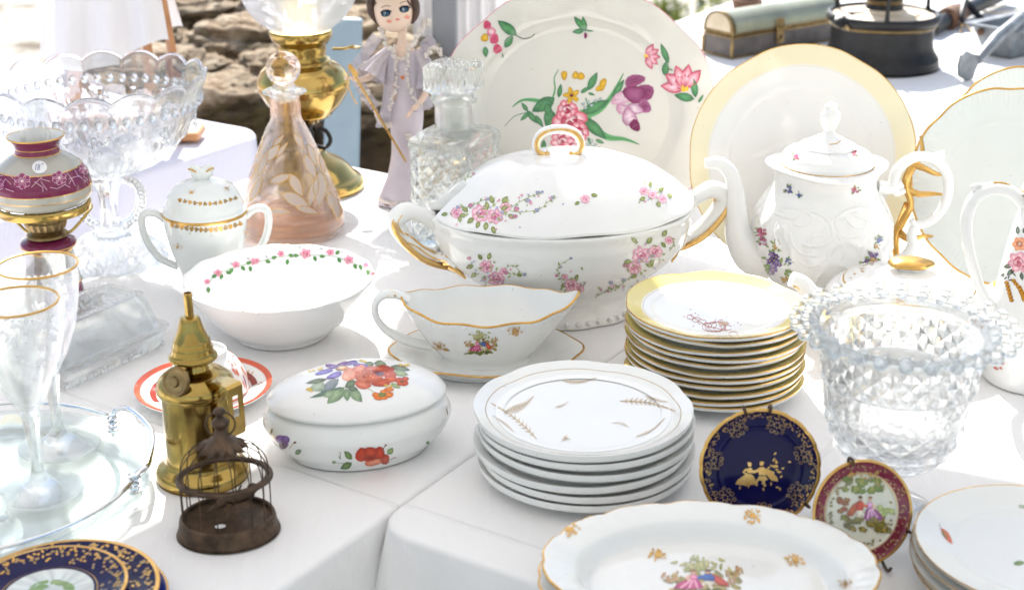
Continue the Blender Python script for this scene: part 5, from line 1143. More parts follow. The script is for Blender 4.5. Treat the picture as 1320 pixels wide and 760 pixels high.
# ---- footed crystal vase with radiating beads
vx_, vy_ = at(1140, 662); va = thing('crystal_vase', 'cut crystal footed vase with a rim of radiating glass drops', 'vase', (vx_, vy_, T + .003), scale=(.985, .985, 1.05))
VP = [(.040, .052), (.0515, .068), (.0570, .084), (.0600, .096), (.0628, .118), (.0645, .134), (.0660, .150)]
def vr(z):
    for (r0, z0), (r1, z1) in zip(VP, VP[1:]):
        if z <= z1: return r0 + (r1 - r0) * max(0, (z - z0)) / (z1 - z0)
    return VP[-1][0]
def cut_ring(m, z0, z1, nu, nv, amp, lattice, mat='pressed_glass'):
    """cut facets round the wall: pointed diamonds on a lattice, or rows of eight sided stars"""
    def P(u, z, e=0): t = 2 * pi * u / nu; r = vr(z) + e; return (r * cos(t), r * sin(t), z)
    hz = (z1 - z0) / nv
    if lattice:
        for i in range(2 * nu):
            for j in range(-1, 2 * nv + 1):
                if (i + j) % 2: continue
                u, z = i / 2, z0 + hz * (j + 1) / 2; q5 = [(u - .5, z), (u, max(z0, z - hz / 2)), (u + .5, z), (u, min(z1, z + hz / 2))]
                if z < z0 - 1e-9 or z > z1 + 1e-9: continue
                flat = z < z0 + 1e-6 or z > z1 - 1e-6
                vs = [P(*p) for p in q5] + [P(u, z, 0 if flat else amp)]
                fs = [(k, (k + 1) % 4, 4) for k in range(4)]
                if z < z0 + 1e-6: fs = [(2, 3, 4), (3, 0, 4)]
                if z > z1 - 1e-6: fs = [(0, 1, 4), (1, 2, 4)]
                m.add(vs, fs, mat, smooth=False)
    else:
        for i in range(nu):
            for j in range(nv):
                za, zb = z0 + hz * j, z0 + hz * (j + 1); zm = (za + zb) / 2
                ring_ = [(i, za), (i + .5, za), (i + 1, za), (i + 1, zm), (i + 1, zb), (i + .5, zb), (i, zb), (i, zm)]
                vs = [P(u, z, amp * .75 if k % 2 else -amp * .15) for k, (u, z) in enumerate(ring_)] + [P(i + .5, zm, -amp * .5)]
                m.add(vs, [(k, (k + 1) % 8, 8) for k in range(8)], mat, smooth=False)
m = MB(); m.lathe([(.0, .046), (.020, .044), (.034, .048), (.040, .052)], 'pressed_glass', seg=144, sub=4)
cut_ring(m, .052, .096, 20, 3, .0026, True)
m.lathe([(.0600, .096), (.0612, .104), (.0622, .112), (.0630, .1185)], 'pressed_glass', seg=288, sub=6, mod=lambda t, r, z: (r + .0016 * max(0, noise.noise((cos(t) * 9, sin(t) * 9, z * 130))) * smooth(.096, .099, z) * (1 - smooth(.115, .118, z)), z))
m.lathe([(.0630, .1185), (.0646, .1195), (.0632, .1210)], 'pressed_glass', seg=144, sub=3)
cut_ring(m, .1210, .1500, 26, 2, .0026, False)
m.lathe([(.0660, .150), (.0690, .1560), (.0770, .1610), (.0775, .1640), (.0700, .1632), (.0635, .155), (.0605, .140), (.0580, .115), (.0550, .09), (.0460, .070), (.025, .060), (0, .058)], 'pressed_glass', seg=144, sub=5)
m.build('body', va, sharp=25)
m = MB()
for k in range(28):
    a = 2 * pi * k / 28
    m.ell((.0775 * cos(a), .0775 * sin(a), .1632), (.0092, .0060, .0050), 'clear_glass', 12, 8, rot=Euler((0, 0, a)))
    m.ell((.0885 * cos(a), .0885 * sin(a), .1650), (.0066, .0058, .0054), 'clear_glass', 12, 8, rot=Euler((0, 0, a)))
m.build('beaded_rim', va)
m = MB(); m.lathe([(0, .001), (.038, .001), (.042, 0), (.0425, .003), (.03, .009), (.016, .016), (.011, .024), (.013, .034), (.021, .043), (0, .0435)], 'pressed_glass', seg=72, sub=4, mod=lambda t, r, z: (r * (1 + .08 * cos(6 * t) * smooth(.008, .02, z)), z)); m.build('foot', va)

# ---- glass tray with a chrome rail
tcx, tcy = -.465, 1.139; tr = thing('glass_tray', 'round greenish glass tray with a chrome wire rail under the goblets', 'tray', (tcx, tcy, T))
m = MB(); m.lathe([(0, .001), (.110, .001), (.114, 0), (.128, .003), (.143, .0105), (.1465, .0130), (.1460, .0148), (.1420, .0140), (.128, .0085), (.112, .0055), (0, .0052)], 'tray_glass', seg=160, sub=4, mod=lambda t, r, z: (r * (1 + .006 * cos(40 * t) * smooth(.12, .15, r)), z)); m.build('pane', tr)
h0 = at(143, 541, .024); h1 = at(164, 618, .024); a0 = atan2(h0[1] - tcy, h0[0] - tcx); a1 = atan2(h1[1] - tcy, h1[0] - tcx)
m = MB(); rr = .1390; P = []
sweep = 2 * pi - (a0 - a1)
for k in range(81): a = a0 + sweep * k / 80; P.append((rr * cos(a), rr * sin(a), .026))
m.tube(P, .0019, 'chrome', 8); m.build('rail', tr)
am = (a0 + a1) / 2; m = MB()
P = [(rr * cos(a0), rr * sin(a0), .026), ((rr + .004) * cos(a0 - .02), (rr + .004) * sin(a0 - .02), .033), ((rr + .010) * cos(a0 - .12), (rr + .010) * sin(a0 - .12), .036), ((rr + .011) * cos(am), (rr + .011) * sin(am), .036), ((rr + .009) * cos(a1 + .10), (rr + .009) * sin(a1 + .10), .034), ((rr + .003) * cos(a1 + .01), (rr + .003) * sin(a1 + .01), .03), (rr * cos(a1), rr * sin(a1), .026)]
m.tube(P, .0027, 'chrome', 10, sub=6); m.build('handle', tr)
for a in (a0, a1):
    m = MB(); c0 = (rr * cos(a), rr * sin(a))
    m.tube([(c0[0] + .0048 * cos(q * .9), c0[1] + .0048 * sin(q * .9), .010 + q * .0006) for q in range(36)], .0011, 'chrome', 6); m.tube([(c0[0], c0[1], .004), (c0[0], c0[1], .030)], .0022, 'chrome', 8); m.build('spring', tr)
sx_b, sy_b = at(4, 690, .02); m = MB(); m.ell((0, 0, .0165), (.0165, .0165, .016), 'clear_glass', 14, 9, smooth=False); m.lathe([(0, .030), (.007, .030), (.006, .036), (.0065, .05), (0, .051)], 'clear_glass', seg=16, sub=3)
lies('glass_stopper', 'round cut glass stopper resting on the near edge of the glass tray', 'stopper', m, (sx_b, sy_b, T + .006))

# ---- two gold rimmed goblets
for k, (u, v, lab) in enumerate(((52, 632, 'etched goblet with gold rim standing nearest on the glass tray'), (77, 573, 'etched goblet with gold rim standing behind its twin on the tray'))):
    gx, gy = at(u, v, .006); go = thing('goblet', lab, 'goblet', (gx, gy, T + .0056), group='gold rimmed etched goblets')
    def gm(t, r, z): return (r * (1 + .09 * cos(8 * t) * smooth(.012, .025, z) * (1 - smooth(.075, .092, z))), z)
    m = MB(); m.lathe([(.0, .074), (.006, .074), (.0095, .080), (.0175, .095), (.0265, .120), (.0325, .148), (.0350, .1765), (.0352, .1790), (.0343, .1792), (.0338, .1765), (.0314, .148), (.0254, .120), (.0162, .096), (.007, .0835), (0, .082)], 'thin_glass', seg=96, sub=5)
    rnd = random.Random(30 + k); sh = []
    W0 = (.9, .9, .9)
    cu, cv = (25, 430) if k == 0 else (38, 378)
    for i in range(20):
        x = cu + rnd.uniform(-46, 46); y = cv + rnd.uniform(-24, 40); sh += [s_[:4] + ('etching',) for s_ in daisy(x, y, rnd.uniform(4.0, 6.5), W0, W0, W0, 6)] if i % 2 else [leaf(x, y, rnd.uniform(8, 14), rnd.random() * 6, .45, W0, W0, mat='etching') for _ in range(3)]
    for i in range(11): x = cu - 44 + 8.6 * i; sh.append(F(blob(x, cv - (27 if k else 22) + .0045 * (x - cu) ** 2 * -1 + 6, 2.6, 1.7), W0, W0, 'etching'))
    paint(m, m.bvh(), px_cast(go), sh); m.build('bowl', go)
    m = MB(); P = [(.0349 * cos(2 * pi * i / 72), .0349 * sin(2 * pi * i / 72), .1790) for i in range(72)]; m.tube(P, .00115, 'gold', 8, closed=True); m.build('gold_rim', go)
    m = MB(); m.lathe([(0, .001), (.034, .001), (.0365, 0), (.037, .0018), (.030, .0042), (.014, .009), (.0062, .018), (.0046, .035), (.0058, .058), (.0072, .070), (.0062, .0745), (0, .0745)], 'clear_glass', seg=64, sub=4, mod=gm); m.build('stem', go)

# ---- rectangular butter dish
b0 = Vector((*at(158, 476), 0)); bc = b0 - EN * .050; bd = thing('butter_dish', 'rectangular pressed glass butter dish with a ribbed lid', 'butter dish', (bc.x, bc.y, T), rotz=atan2(ES.y, ES.x))
def rrect(a, b, r, z, n=6):
    o = []
    for (cx0, cy0, s0) in ((a - r, b - r, 0), (-a + r, b - r, 1), (-a + r, -b + r, 2), (a - r, -b + r, 3)):
        for k in range(n + 1): t = (s0 + k / n) * pi / 2; o.append((cx0 + r * cos(t), cy0 + r * sin(t), z))
    return o
m = MB(); m.loft([rrect(.066, .034, .012, .004), rrect(.070, .038, .014, 0), rrect(.074, .041, .015, .003), rrect(.080, .047, .018, .019), rrect(.083, .050, .019, .0215), rrect(.082, .049, .018, .0235), rrect(.076, .043, .016, .021), rrect(.070, .038, .014, .0065), rrect(.066, .034, .012, .006)], 'dish_glass')
for i in range(15):
    for sg in (-1, 1): m.box((-.067 + i * .0096, sg * .0405, .0035), (.0055, .003, .006), 'dish_glass', bev=.0008)
m.build('base', bd)
m = MB(); m.loft([rrect(.0705, .0375, .013, .0225), rrect(.0735, .0405, .0145, .0225), rrect(.0735, .0405, .0145, .027), rrect(.066, .034, .013, .052), rrect(.0605, .0295, .012, .0615), rrect(.057, .026, .010, .0635), rrect(.03, .013, .006, .0640)], 'dish_glass')
m.loft([rrect(.03, .013, .006, .0590), rrect(.055, .024, .010, .0585), rrect(.0625, .031, .012, .049), rrect(.0695, .0367, .0135, .026), rrect(.0700, .0372, .0135, .0229)], 'dish_glass', caps=True)
m.f = [f for f in m.f]
for i in range(17):
    for sg in (-1, 1): m.box((-.056 + i * .007, sg * .0255, .0632), (.0048, .0075, .0034), 'dish_glass', bev=.001)
for i in range(7):
    for sg in (-1, 1): m.box((sg * .0535, -.019 + i * .0063, .0632), (.0085, .0042, .0034), 'dish_glass', bev=.001)
for i in range(40):
    a = random.random() * 6.28; r = sqrt(random.random()); m.ell((.022 * r * cos(a), .0115 * r * sin(a), .0640), (.0022, .0014, .0012), 'dish_glass', 7, 4, rot=Euler((0, 0, a)))
for i in range(20):
    a = 2 * pi * i / 20; m.ell((.034 * cos(a), .0165 * sin(a), .0640), (.0058, .0013, .0011), 'dish_glass', 8, 4, rot=Euler((0, 0, a)))
m.build('lid', bd)

# ---- gilded leaf decanter with a ball stopper
gx, gy = at(377, 298); gd = thing('gilded_decanter', 'conical glass decanter with gold edged leaves and a ball stopper', 'decanter', (gx, gy, T))
m = MB(); m.lathe([(0, .002), (.055, .002), (.062, 0), (.068, .006), (.0695, .022), (.067, .034), (.058, .062), (.045, .098), (.033, .128), (.0245, .146), (.0205, .153), (.0198, .158)], 'rose_glass', seg=80, sub=5)
m.lathe([(.0178, .158), (.019, .151), (.03, .127), (.042, .097), (.055, .062), (.0635, .034), (.0655, .022), (.063, .010), (0, .010)], 'rose_glass', seg=80, sub=5)
tree = m.bvh(); sh = []
def q(x, y): return 290 + x / 2.815, 50 + y / 2.815
for (x, y, l, a, w) in ((145, 445, 80, -.85, .42), (185, 430, 70, -.9, .2), (235, 490, 95, 1.05, .38), (205, 560, 115, .45, .36), (290, 420, 95, 1.15, .34), (300, 380, 90, 1.2, .25), (345, 480, 130, 1.6, .36), (335, 500, 120, 1.85, .26), (375, 560, 90, 1.1, .4), (160, 520, 90, -.3, .3), (120, 500, 100, -1.2, .24), (90, 590, 100, -1.1, .26), (400, 590, 70, 1.4, .4), (110, 430, 90, -1.25, .2), (340, 420, 70, 1.2, .22), (150, 625, 90, .05, .25), (255, 610, 90, .25, .25), (80, 520, 80, -1.1, .24), (250, 345, 70, 1.0, .25), (175, 390, 55, -.8, .3)):
    X, Y = q(x, y); lf_ = leaf(X, Y, l / 2.815, a, w, (.8, .7, .62), (.8, .7, .62), mat='frosted_leaf'); sh.append(lf_); pts = lf_[1]; sh.append(S(pts + [pts[0]], 1.15, (1, 1, 1), 'gold')); sh.append(S([(X, Y), (X + cos(a) * l / 2.815, Y + sin(a) * l / 2.815)], .5, (1, 1, 1), 'gold'))
paint(m, tree, px_cast(gd), sh); m.build('body', gd)
m = MB(); m.lathe([(0, .0102), (.0625, .0102), (.0648, .020), (.0635, .031), (0, .0312)], 'copper_glass', seg=80, sub=3); m.build('base_liquid', gd)
m = MB(); m.lathe([(.0195, .1585), (.0196, .170), (.0196, .184, 'clear_glass'), (.0275, .1885), (.0278, .1905), (.0185, .1935), (.0165, .190), (.0165, .1585)], 'copper_glass', seg=48, sub=4); m.build('neck', gd)
m = MB(); m.lathe([(0, .178), (.014, .178), (.0155, .196), (.008, .1985), (0, .1985)], 'clear_glass', seg=32, sub=3); m.ell((0, 0, .2195), (.0225, .0225, .0222), 'amber_glass', 18, 11, smooth=False); m.build('stopper', gd)

# ---- square cut glass decanter
dx_, dy_ = at(588, 320); sq = thing('square_decanter', 'square cut glass decanter with block stopper next to the doll', 'decanter', (dx_, dy_, T), rotz=R(-24))
HS = .0415
def pyr_side(m, hs, z0, z1, nu, nv, amp, taper=1.0):
    for s_ in range(4):
        e = Euler((0, 0, s_ * pi / 2)).to_matrix(); wu, wv = hs / nu, (z1 - z0) / nv / 2
        def cl(x, z): return max(-hs, min(hs, x)), max(z0, min(z1, z))
        for i in range(-1, 2 * nu + 1):
            for j in range(-1, 2 * nv + 1):
                if (i + j) % 2: continue
                cx, cz = -hs + wu * (i + .5) + wu * .5, z0 + wv * (j + .5) + wv * .5
                ps = [cl(cx - wu, cz), cl(cx, cz - wv), cl(cx + wu, cz), cl(cx, cz + wv)]; ax, az = cl(cx, cz)
                edge_ = abs(ax) > hs - 1e-6 or az < z0 + 1e-6 or az > z1 - 1e-6
                q5 = [(x, -hs, z) for x, z in ps] + [(ax, -hs - (0 if edge_ else amp), az)]
                fs = []
                for k in range(4):
                    p, r_ = q5[k], q5[(k + 1) % 4]
                    if abs((p[0] - ax) * (r_[2] - az) - (r_[0] - ax) * (p[2] - az)) > 1e-9: fs.append((k, (k + 1) % 4, 4))
                if fs: m.add([tuple(e @ Vector(p)) for p in q5], fs, 'green_glass', smooth=False)
def sqr(h, z): return [(-h, -h, z), (h, -h, z), (h, h, z), (-h, h, z)]
m = MB(); pyr_side(m, HS, .010, .138, 5, 7, .0050)
m.loft([sqr(HS - .004, 0), sqr(HS, .006), sqr(HS, .010)], 'green_glass', caps=False, smooth=False); m.add(sqr(HS - .004, 0), [(3, 2, 1, 0)], 'green_glass', smooth=False)
m.loft([sqr(HS, .138), sqr(HS + .002, .142), sqr(HS + .001, .150), sqr(HS - .008, .158), sqr(.020, .162)], 'green_glass', caps=False, smooth=False)
m.add(sqr(.020, .162), [(0, 1, 2, 3)], 'green_glass', smooth=False)
m.loft([sqr(HS - .010, .018), sqr(HS - .007, .024), sqr(HS - .007, .135), sqr(HS - .014, .150)][::-1], 'green_glass', smooth=False); m.build('body', sq)
m = MB(); m.lathe([(.0220, .160), (.0245, .166), (.0245, .190), (.0285, .194), (.0290, .199), (.0250, .203), (.0205, .203), (.0195, .19), (.0195, .162)], 'green_glass', seg=48, sub=4); m.build('neck', sq)
m = MB(); pyr_side(m, .0280, .210, .240, 7, 2, .0028); m.loft([sqr(.020, .204), sqr(.0280, .210)], 'green_glass', caps=False, smooth=False); m.add(sqr(.020, .204), [(3, 2, 1, 0)], 'green_glass', smooth=False)
for i in range(7):
    for j in range(7):
        a0, a1 = -.0280 + .056 * i / 7, -.0280 + .056 * (i + 1) / 7; c0, c1 = -.0280 + .056 * j / 7, -.0280 + .056 * (j + 1) / 7
        m.add([(a0, c0, .24), (a1, c0, .24), (a1, c1, .24), (a0, c1, .24), ((a0 + a1) / 2, (c0 + c1) / 2, .2435)], [(0, 1, 4), (1, 2, 4), (2, 3, 4), (3, 0, 4)], 'green_glass', smooth=False)
m.build('stopper', sq)

# ================================================================== LAMPS AND METAL
# ---- small oil lamp with a dark red shade
BURG = (.155, .012, .055); LUS = (.40, .39, .34)
lx, ly = at(72, 393); la = thing('oil_lamp', 'small oil lamp with burgundy flowered shade and glass chimney', 'oil lamp', (lx, ly, T))
m = MB(LUS); m.lathe([(0, .001), (.029, .001), (.032, 0, None, (.45, .36, .2)), (.034, .005, 'porcelain', BURG), (.0325, .030, 'gold'), (.0322, .0315, 'porcelain', LUS), (.028, .058), (.0265, .069, 'gold'), (.0275, .0715, 'porcelain', BURG), (.031, .0745, 'gold'), (.0315, .0765, 'porcelain', BURG), (.029, .081), (.017, .085, 'porcelain', BURG), (0, .086)], seg=80, sub=5); 
sh = []
for i in range(26):
    a = random.uniform(-2.6, -.4); 
tree = m.bvh()
for i in range(10): x = 82 + random.uniform(0, 22); y = 360 + random.uniform(0, 26); sh.append(S([(x, y), (x + random.uniform(-8, 8), y + random.uniform(-10, 10))], .7, C('#b98aa0')))
paint(m, tree, px_cast(la), sh); m.build('font', la)
m = MB(); m.lathe([(0, .084), (.021, .085), (.022, .089), (.018, .091), (.021, .096), (.0225, .103), (.021, .106), (.022, .108), (.0215, .110), (.018, .112), (.012, .113), (0, .113)], 'dark_brass', seg=60, sub=4, mod=lambda t, r, z: (r * (1 + .05 * cos(20 * t) * smooth(.092, .098, z)), z))
for k in range(14): a = 2 * pi * k / 14; m.tube([(.0215 * cos(a), .0215 * sin(a), .107), (.0195 * cos(a), .0195 * sin(a), .124)], [.0022, .0014], 'dark_brass', 6)
m.build('burner', la)
m = MB(); m.lathe([(.0485, .117), (.0515, .117), (.0525, .1185), (.0525, .1255), (.0505, .1268), (.0485, .1255), (.0485, .117)], 'bright_brass', seg=80, sub=3)
for a in (.25, pi - .25, -pi / 2 + 3.0): 
    a = a; m.tube([(.020 * cos(a), .020 * sin(a), .0895), (.028 * cos(a), .028 * sin(a), .0895), (.050 * cos(a), .050 * sin(a), .113), (.0515 * cos(a), .0515 * sin(a), .119)], .0017, 'bright_brass', 7, sub=4)
m.build('shade_ring', la)
m = MB(LUS); m.lathe(z0=.0035, prof=[(.049, .124), (.0515, .126), (.0545, .1305), (.0555, .1345, 'gold'), (.0556, .1355, 'porcelain', LUS), (.0556, .1425, 'gold'), (.0555, .1435, 'porcelain', BURG), (.0540, .153), (.0470, .1655, 'gold'), (.0460, .1665, 'porcelain', LUS), (.040, .1715), (.031, .1775), (.0258, .1805, 'gold'), (.0250, .1815, 'porcelain', BURG), (.0243, .1870, 'gold'), (.0245, .1880, 'porcelain', BURG), (.0265, .1930), (.0312, .1985, 'gold'), (.0316, .2000, 'gold'), (.0300, .2000, 'porcelain', (.74, .74, .72)), (.0245, .193), (.0225, .186), (.024, .179), (.038, .168), (.0515, .148), (.053, .133), (.0495, .1255)], seg=100, sub=4)
def q(x, y): return x / 2.714, 120 + y / 2.714
tree = m.bvh(); sh = []; PK = C('#c9a0b4'); PK2 = C('#a8507a')
for (x, y, r) in ((78, 308, 31), (207, 297, 27), (297, 264, 22), (-10, 320, 26)):
    X, Y = q(x, y); rr_ = r / 2.714
    for k in range(6):
        a = k * pi / 3 + .5; sh.append(F(blob(X + cos(a) * rr_ * .55, Y + sin(a) * rr_ * .5, rr_ * .42, rr_ * .40, a, 9, .02), C('#7a2450'), C('#8a3460')))
    for k in range(6):
        a = k * pi / 3 + .5; b = blob(X + cos(a) * rr_ * .55, Y + sin(a) * rr_ * .5, rr_ * .42, rr_ * .40, a, 12, 0); sh.append(S([p for p in b if hypot(p[0] - X, p[1] - Y) > rr_ * .42] or b, .7, PK))
    for k in range(14): a = k * 2 * pi / 14; sh.append(S([(X, Y), (X + cos(a) * rr_ * .42, Y + sin(a) * rr_ * .42)], .45, PK))
    sh.append(F(blob(X, Y, 1.6, 1.4), C('#e0d0c8')))
for pts in ([(110, 330), (140, 300), (175, 310)], [(125, 280), (150, 320), (165, 340)], [(120, 310), (150, 330), (150, 345)], [(230, 275), (250, 300), (240, 320)], [(240, 300), (275, 290), (300, 310)], [(260, 270), (275, 295)], [(280, 300), (320, 285)], [(40, 320), (20, 300), (5, 330)], [(110, 285), (135, 295)], [(0, 290), (30, 285), (48, 300)], [(175, 330), (200, 335), (230, 318)], [(20, 335), (50, 345)], [(250, 300), (262, 325)], [(290, 290), (305, 305)], [(140, 300), (160, 280)], [(225, 320), (245, 330)]): sh.append(S([q(*p) for p in pts], .8, PK))
paint(m, tree, px_cast(la), sh); sd_ = m.build('lamp_shade', la)
s2 = MB(); X, Y = 51, 216; sh = [F(blob(X, Y, 9.5, 8.2, 0, 20, 0), (1, 1, 1), mat='sticker_paper')]
paint(s2, tree, px_cast(la), sh, off=.0009)
sh = [S([(47.0, 212.5), (45.6, 220.5)], .75, (1, 1, 1), 'ink'), S(cr([(51.6, 213.6), (49.6, 212.9), (49.0, 214.6), (50.6, 216.4), (51.2, 218.6), (49.6, 220.0), (48.4, 218.4), (50.4, 216.0), (51.6, 213.6)], 3), .65, (1, 1, 1), 'ink'), S([(53.4, 212.6), (56.4, 212.0)], .65, (1, 1, 1), 'ink')]
paint(s2, tree, px_cast(la), sh, off=.0014); s2.build('price_sticker', sd_)
m = MB(); m.lathe([(.0155, .112), (.0165, .14), (.0165, .245), (.0158, .245), (.0158, .14), (.0148, .112)], 'chimney_glass', seg=48, sub=4); m.build('chimney', la)

# ---- brass burner with a spout
bx, by = at(262, 611); bu = thing('brass_burner', 'polished brass spirit burner with a thin spout and slotted bracket', 'burner', (bx, by, T))
m = MB(); m.lathe([(0, .001), (.038, .001), (.0405, 0), (.0415, .004), (.0405, .009), (.036, .0125), (.0325, .0155), (.0312, .020), (.0308, .024), (.0308, .078), (.0312, .082), (.0340, .0850), (.0345, .089), (.0325, .0950), (.026, .1005), (.019, .1035), (.0135, .105), (0, .1052)], 'brass', seg=96, sub=5); m.build('tank', bu)
m = MB(); m.lathe([(0, .104), (.0125, .104), (.0120, .110), (.0125, .1135), (.0205, .1150), (.0212, .1180), (.0190, .1205), (.0178, .1260), (.0172, .1268), (.0160, .1325), (.0153, .1333), (.0118, .1420), (.0095, .1500), (.0080, .1535), (.0040, .1545), (0, .1545)], 'brass', seg=64, sub=4); m.build('cap', bu)
m = MB(); m.lathe([(.0036, .153), (.0038, .160), (.0038, .1745), (.0028, .1745), (.0028, .156)], 'bright_brass', seg=24, sub=3); m.build('spout', bu)
m = MB(); rot = Euler((R(72), 0, R(16))); e = rot.to_matrix()
kb = MB(); kb.lathe([(0, 0), (.0125, 0), (.0130, .002), (.0125, .004), (.0105, .0042), (.0095, .0034), (.005, .0036), (.004, .006), (0, .006)], 'dark_brass', seg=40, sub=3)
m.add([tuple(e @ Vector(p) + Vector((.0090, -.027, .1045))) for p in kb.v], kb.f, kb.m, None); m.tube([(.0090, -.026, .1045), (.004, -.012, .107)], .003, 'dark_brass', 8); m.build('valve_wheel', bu)
m = MB(); BW = .0085
def strip(pts, w, th, mat):      # flat bent metal strip, width along y
    L = []
    for (x, z) in pts: L.append((x, z))
    n = len(L); P = []
    for i in range(n):
        a = L[max(i - 1, 0)]; b = L[min(i + 1, n - 1)]; d = hypot(b[0] - a[0], b[1] - a[1]); nx, nz = -(b[1] - a[1]) / d * th / 2, (b[0] - a[0]) / d * th / 2
        P.append([(L[i][0] + nx, -w, L[i][1] + nz), (L[i][0] + nx, w, L[i][1] + nz), (L[i][0] - nx, w, L[i][1] - nz), (L[i][0] - nx, -w, L[i][1] - nz)])
    m.loft(P, mat, smooth=False)
strip([(.022, .1005), (.034, .1035), (.0495, .1035), (.0515, .1015), (.0515, .098)], BW, .0014, 'bright_brass')
for sg in (-1, 1):
    q_ = MB()
    P = [[(x - .0007, sg * .0085, z), (x - .0007, sg * .0035, z), (x + .0007, sg * .0035, z), (x + .0007, sg * .0085, z)] for x, z in ((.0515, .098), (.0520, .072))]
    m.loft(P, 'bright_brass', smooth=False)
strip([(.0515, .0995), (.0516, .094)], BW, .0014, 'bright_brass'); strip([(.0520, .0735), (.0522, .058), (.0505, .0555), (.038, .0500), (.0325, .046), (.0318, .034)], BW, .0014, 'bright_brass')
o = m.build('bracket', bu); bu.rotation_euler = (0, 0, R(-38))

# ---- little bronze birdcage
kx, ky = at(295, 684); bc_ = thing('birdcage', 'miniature dark bronze birdcage with a tiny bird inside', 'birdcage', (kx, ky, T), rotz=R(10))
ey = .86
m = MB(); m.lathe([(0, .001), (.040, .001), (.0420, 0), (.0425, .003), (.0412, .006), (.0400, .014), (.0385, .0165), (.036, .016), (.034, .0125), (0, .012)], 'bronze', seg=64, sub=4, sy=ey); m.build('base', bc_)
m = MB(); m.lathe([(.0345, .050), (.0395, .0500), (.0400, .0515), (.0390, .0532), (.0345, .0535), (.0335, .052), (.0345, .050)], 'bronze', seg=64, sub=3, sy=ey); m.build('hoop', bc_)
for k in range(16):
    a = 2 * pi * (k + .5) / 16; P = [(r * cos(a), r * sin(a) * ey, z) for r, z in ((.0370, .015), (.0372, .035), (.0368, .055), (.0345, .066), (.028, .0755), (.018, .0805), (.012, .082))]
    m = MB(); m.tube(P, .00058, 'bronze', 6, sub=3); m.build('wire', bc_)
m = MB(); m.lathe([(0, .076), (.012, .0785), (.0185, .078), (.0150, .083), (.0085, .087), (.0055, .093), (.0045, .097), (.0068, .1000), (.0070, .1030), (.0035, .1060), (.0030, .1085), (.0052, .1110), (.0035, .1140), (0, .1150)], 'bronze', seg=48, sub=4, mod=lambda t, r, z: (r * (1 + .16 * cos(12 * t) * smooth(.010, .018, r)), z)); m.tube([(.012 * cos(t / 20 * 2 * pi), 0, .100 + .0115 * sin(t / 20 * 2 * pi)) for t in range(20)], .0008, 'bronze', 6, closed=True); m.build('finial', bc_)
m = MB(); m.ell((.010, .004, .030), (.016, .006, .0055), 'bronze', 12, 8, rot=Euler((0, .12, .5))); m.ell((.022, .010, .0335), (.005, .0045, .0045), 'bronze', 10, 6); m.tube([(-.002, -.002, .029), (-.016, -.010, .026)], [.004, .001], 'bronze', 7); m.tube([(.025, .0115, .0335), (.030, .014, .0325)], [.0015, .0003], 'bronze', 6); m.tube([(.0, -.026, .027), (.012, .028, .027)], .001, 'bronze', 6); m.build('bird', bc_)
m = MB(); m.ell((-.006, -.013, .0128), (.0046, .0034, .0006), 'sticker_paper', 12, 4); m.build('price_sticker', bc_)

# ---- big brass oil lamp
bl_ = thing('brass_oil_lamp', 'large brass oil lamp with etched glass globe and flared brass foot', 'oil lamp', (-.296, 2.055, T))
m = MB(); m.lathe([(0, .002), (.074, .002), (.079, 0), (.081, .005), (.078, .013), (.070, .018), (.066, .022), (.052, .037), (.030, .050), (.022, .056), (0, .057)], 'bright_brass', seg=80, sub=4); m.build('foot', bl_)
m = MB(); m.lathe([(.0, .056), (.010, .056), (.008, .066), (.012, .078), (.009, .088), (.018, .097), (0, .098)], 'black_iron', seg=30, sub=4)
for k in range(4):
    a = k * pi / 2 + .4; m.tube([(r * cos(a), r * sin(a), z) for r, z in ((.012, .060), (.028, .056), (.036, .066), (.030, .080), (.020, .084), (.022, .075))], .0032, 'black_iron', 8, sub=4)
m.build('stem', bl_)
m = MB(); m.lathe([(0, .096), (.020, .097), (.030, .103), (.038, .108), (.040, .111), (.052, .124), (.063, .142), (.0655, .150), (.066, .153), (.0645, .160), (.0600, .169), (.058, .172), (.050, .179), (.040, .184), (.0365, .188), (0, .189)], 'bright_brass', seg=80, sub=4); m.build('font', bl_)
m = MB(); m.lathe([(0, .187), (.0345, .187), (.0335, .193), (.0345, .200), (.0355, .208), (.0415, .216), (.0440, .222), (.0440, .228), (.040, .230), (.03, .229), (0, .229)], 'brass', seg=72, sub=4); m.build('collar', bl_)
m = MB(); m.lathe([(.038, .228), (.042, .231), (.062, .246), (.078, .270), (.084, .298), (.079, .328), (.062, .352), (.046, .364), (.044, .372), (.042, .372), (.044, .362), (.060, .349), (.0765, .327), (.0815, .298), (.0755, .272), (.06, .249), (.040, .233)], 'globe_glass', seg=72, sub=4)
tree = m.bvh(); sh = []; rnd = random.Random(4)
for i in range(26): x = rnd.uniform(312, 440); y = rnd.uniform(-30, 34); sh += [leaf(x, y, rnd.uniform(12, 22), rnd.random() * 6, .4, (1, 1, 1), mat='etching') for _ in range(2)]
paint(m, tree, px_cast(bl_), sh); m.build('globe', bl_)
m = MB(); m.tube([(.042, .01, .200), (.060, .012, .200), (.072, .016, .203)], .002, 'brass', 7, sub=3); m.lathe([(0, 0), (.008, 0), (.008, .002), (0, .002)], 'brass', seg=20, sub=2, z0=.20, off=(.074, .016)); m.build('wick_knob', bl_)

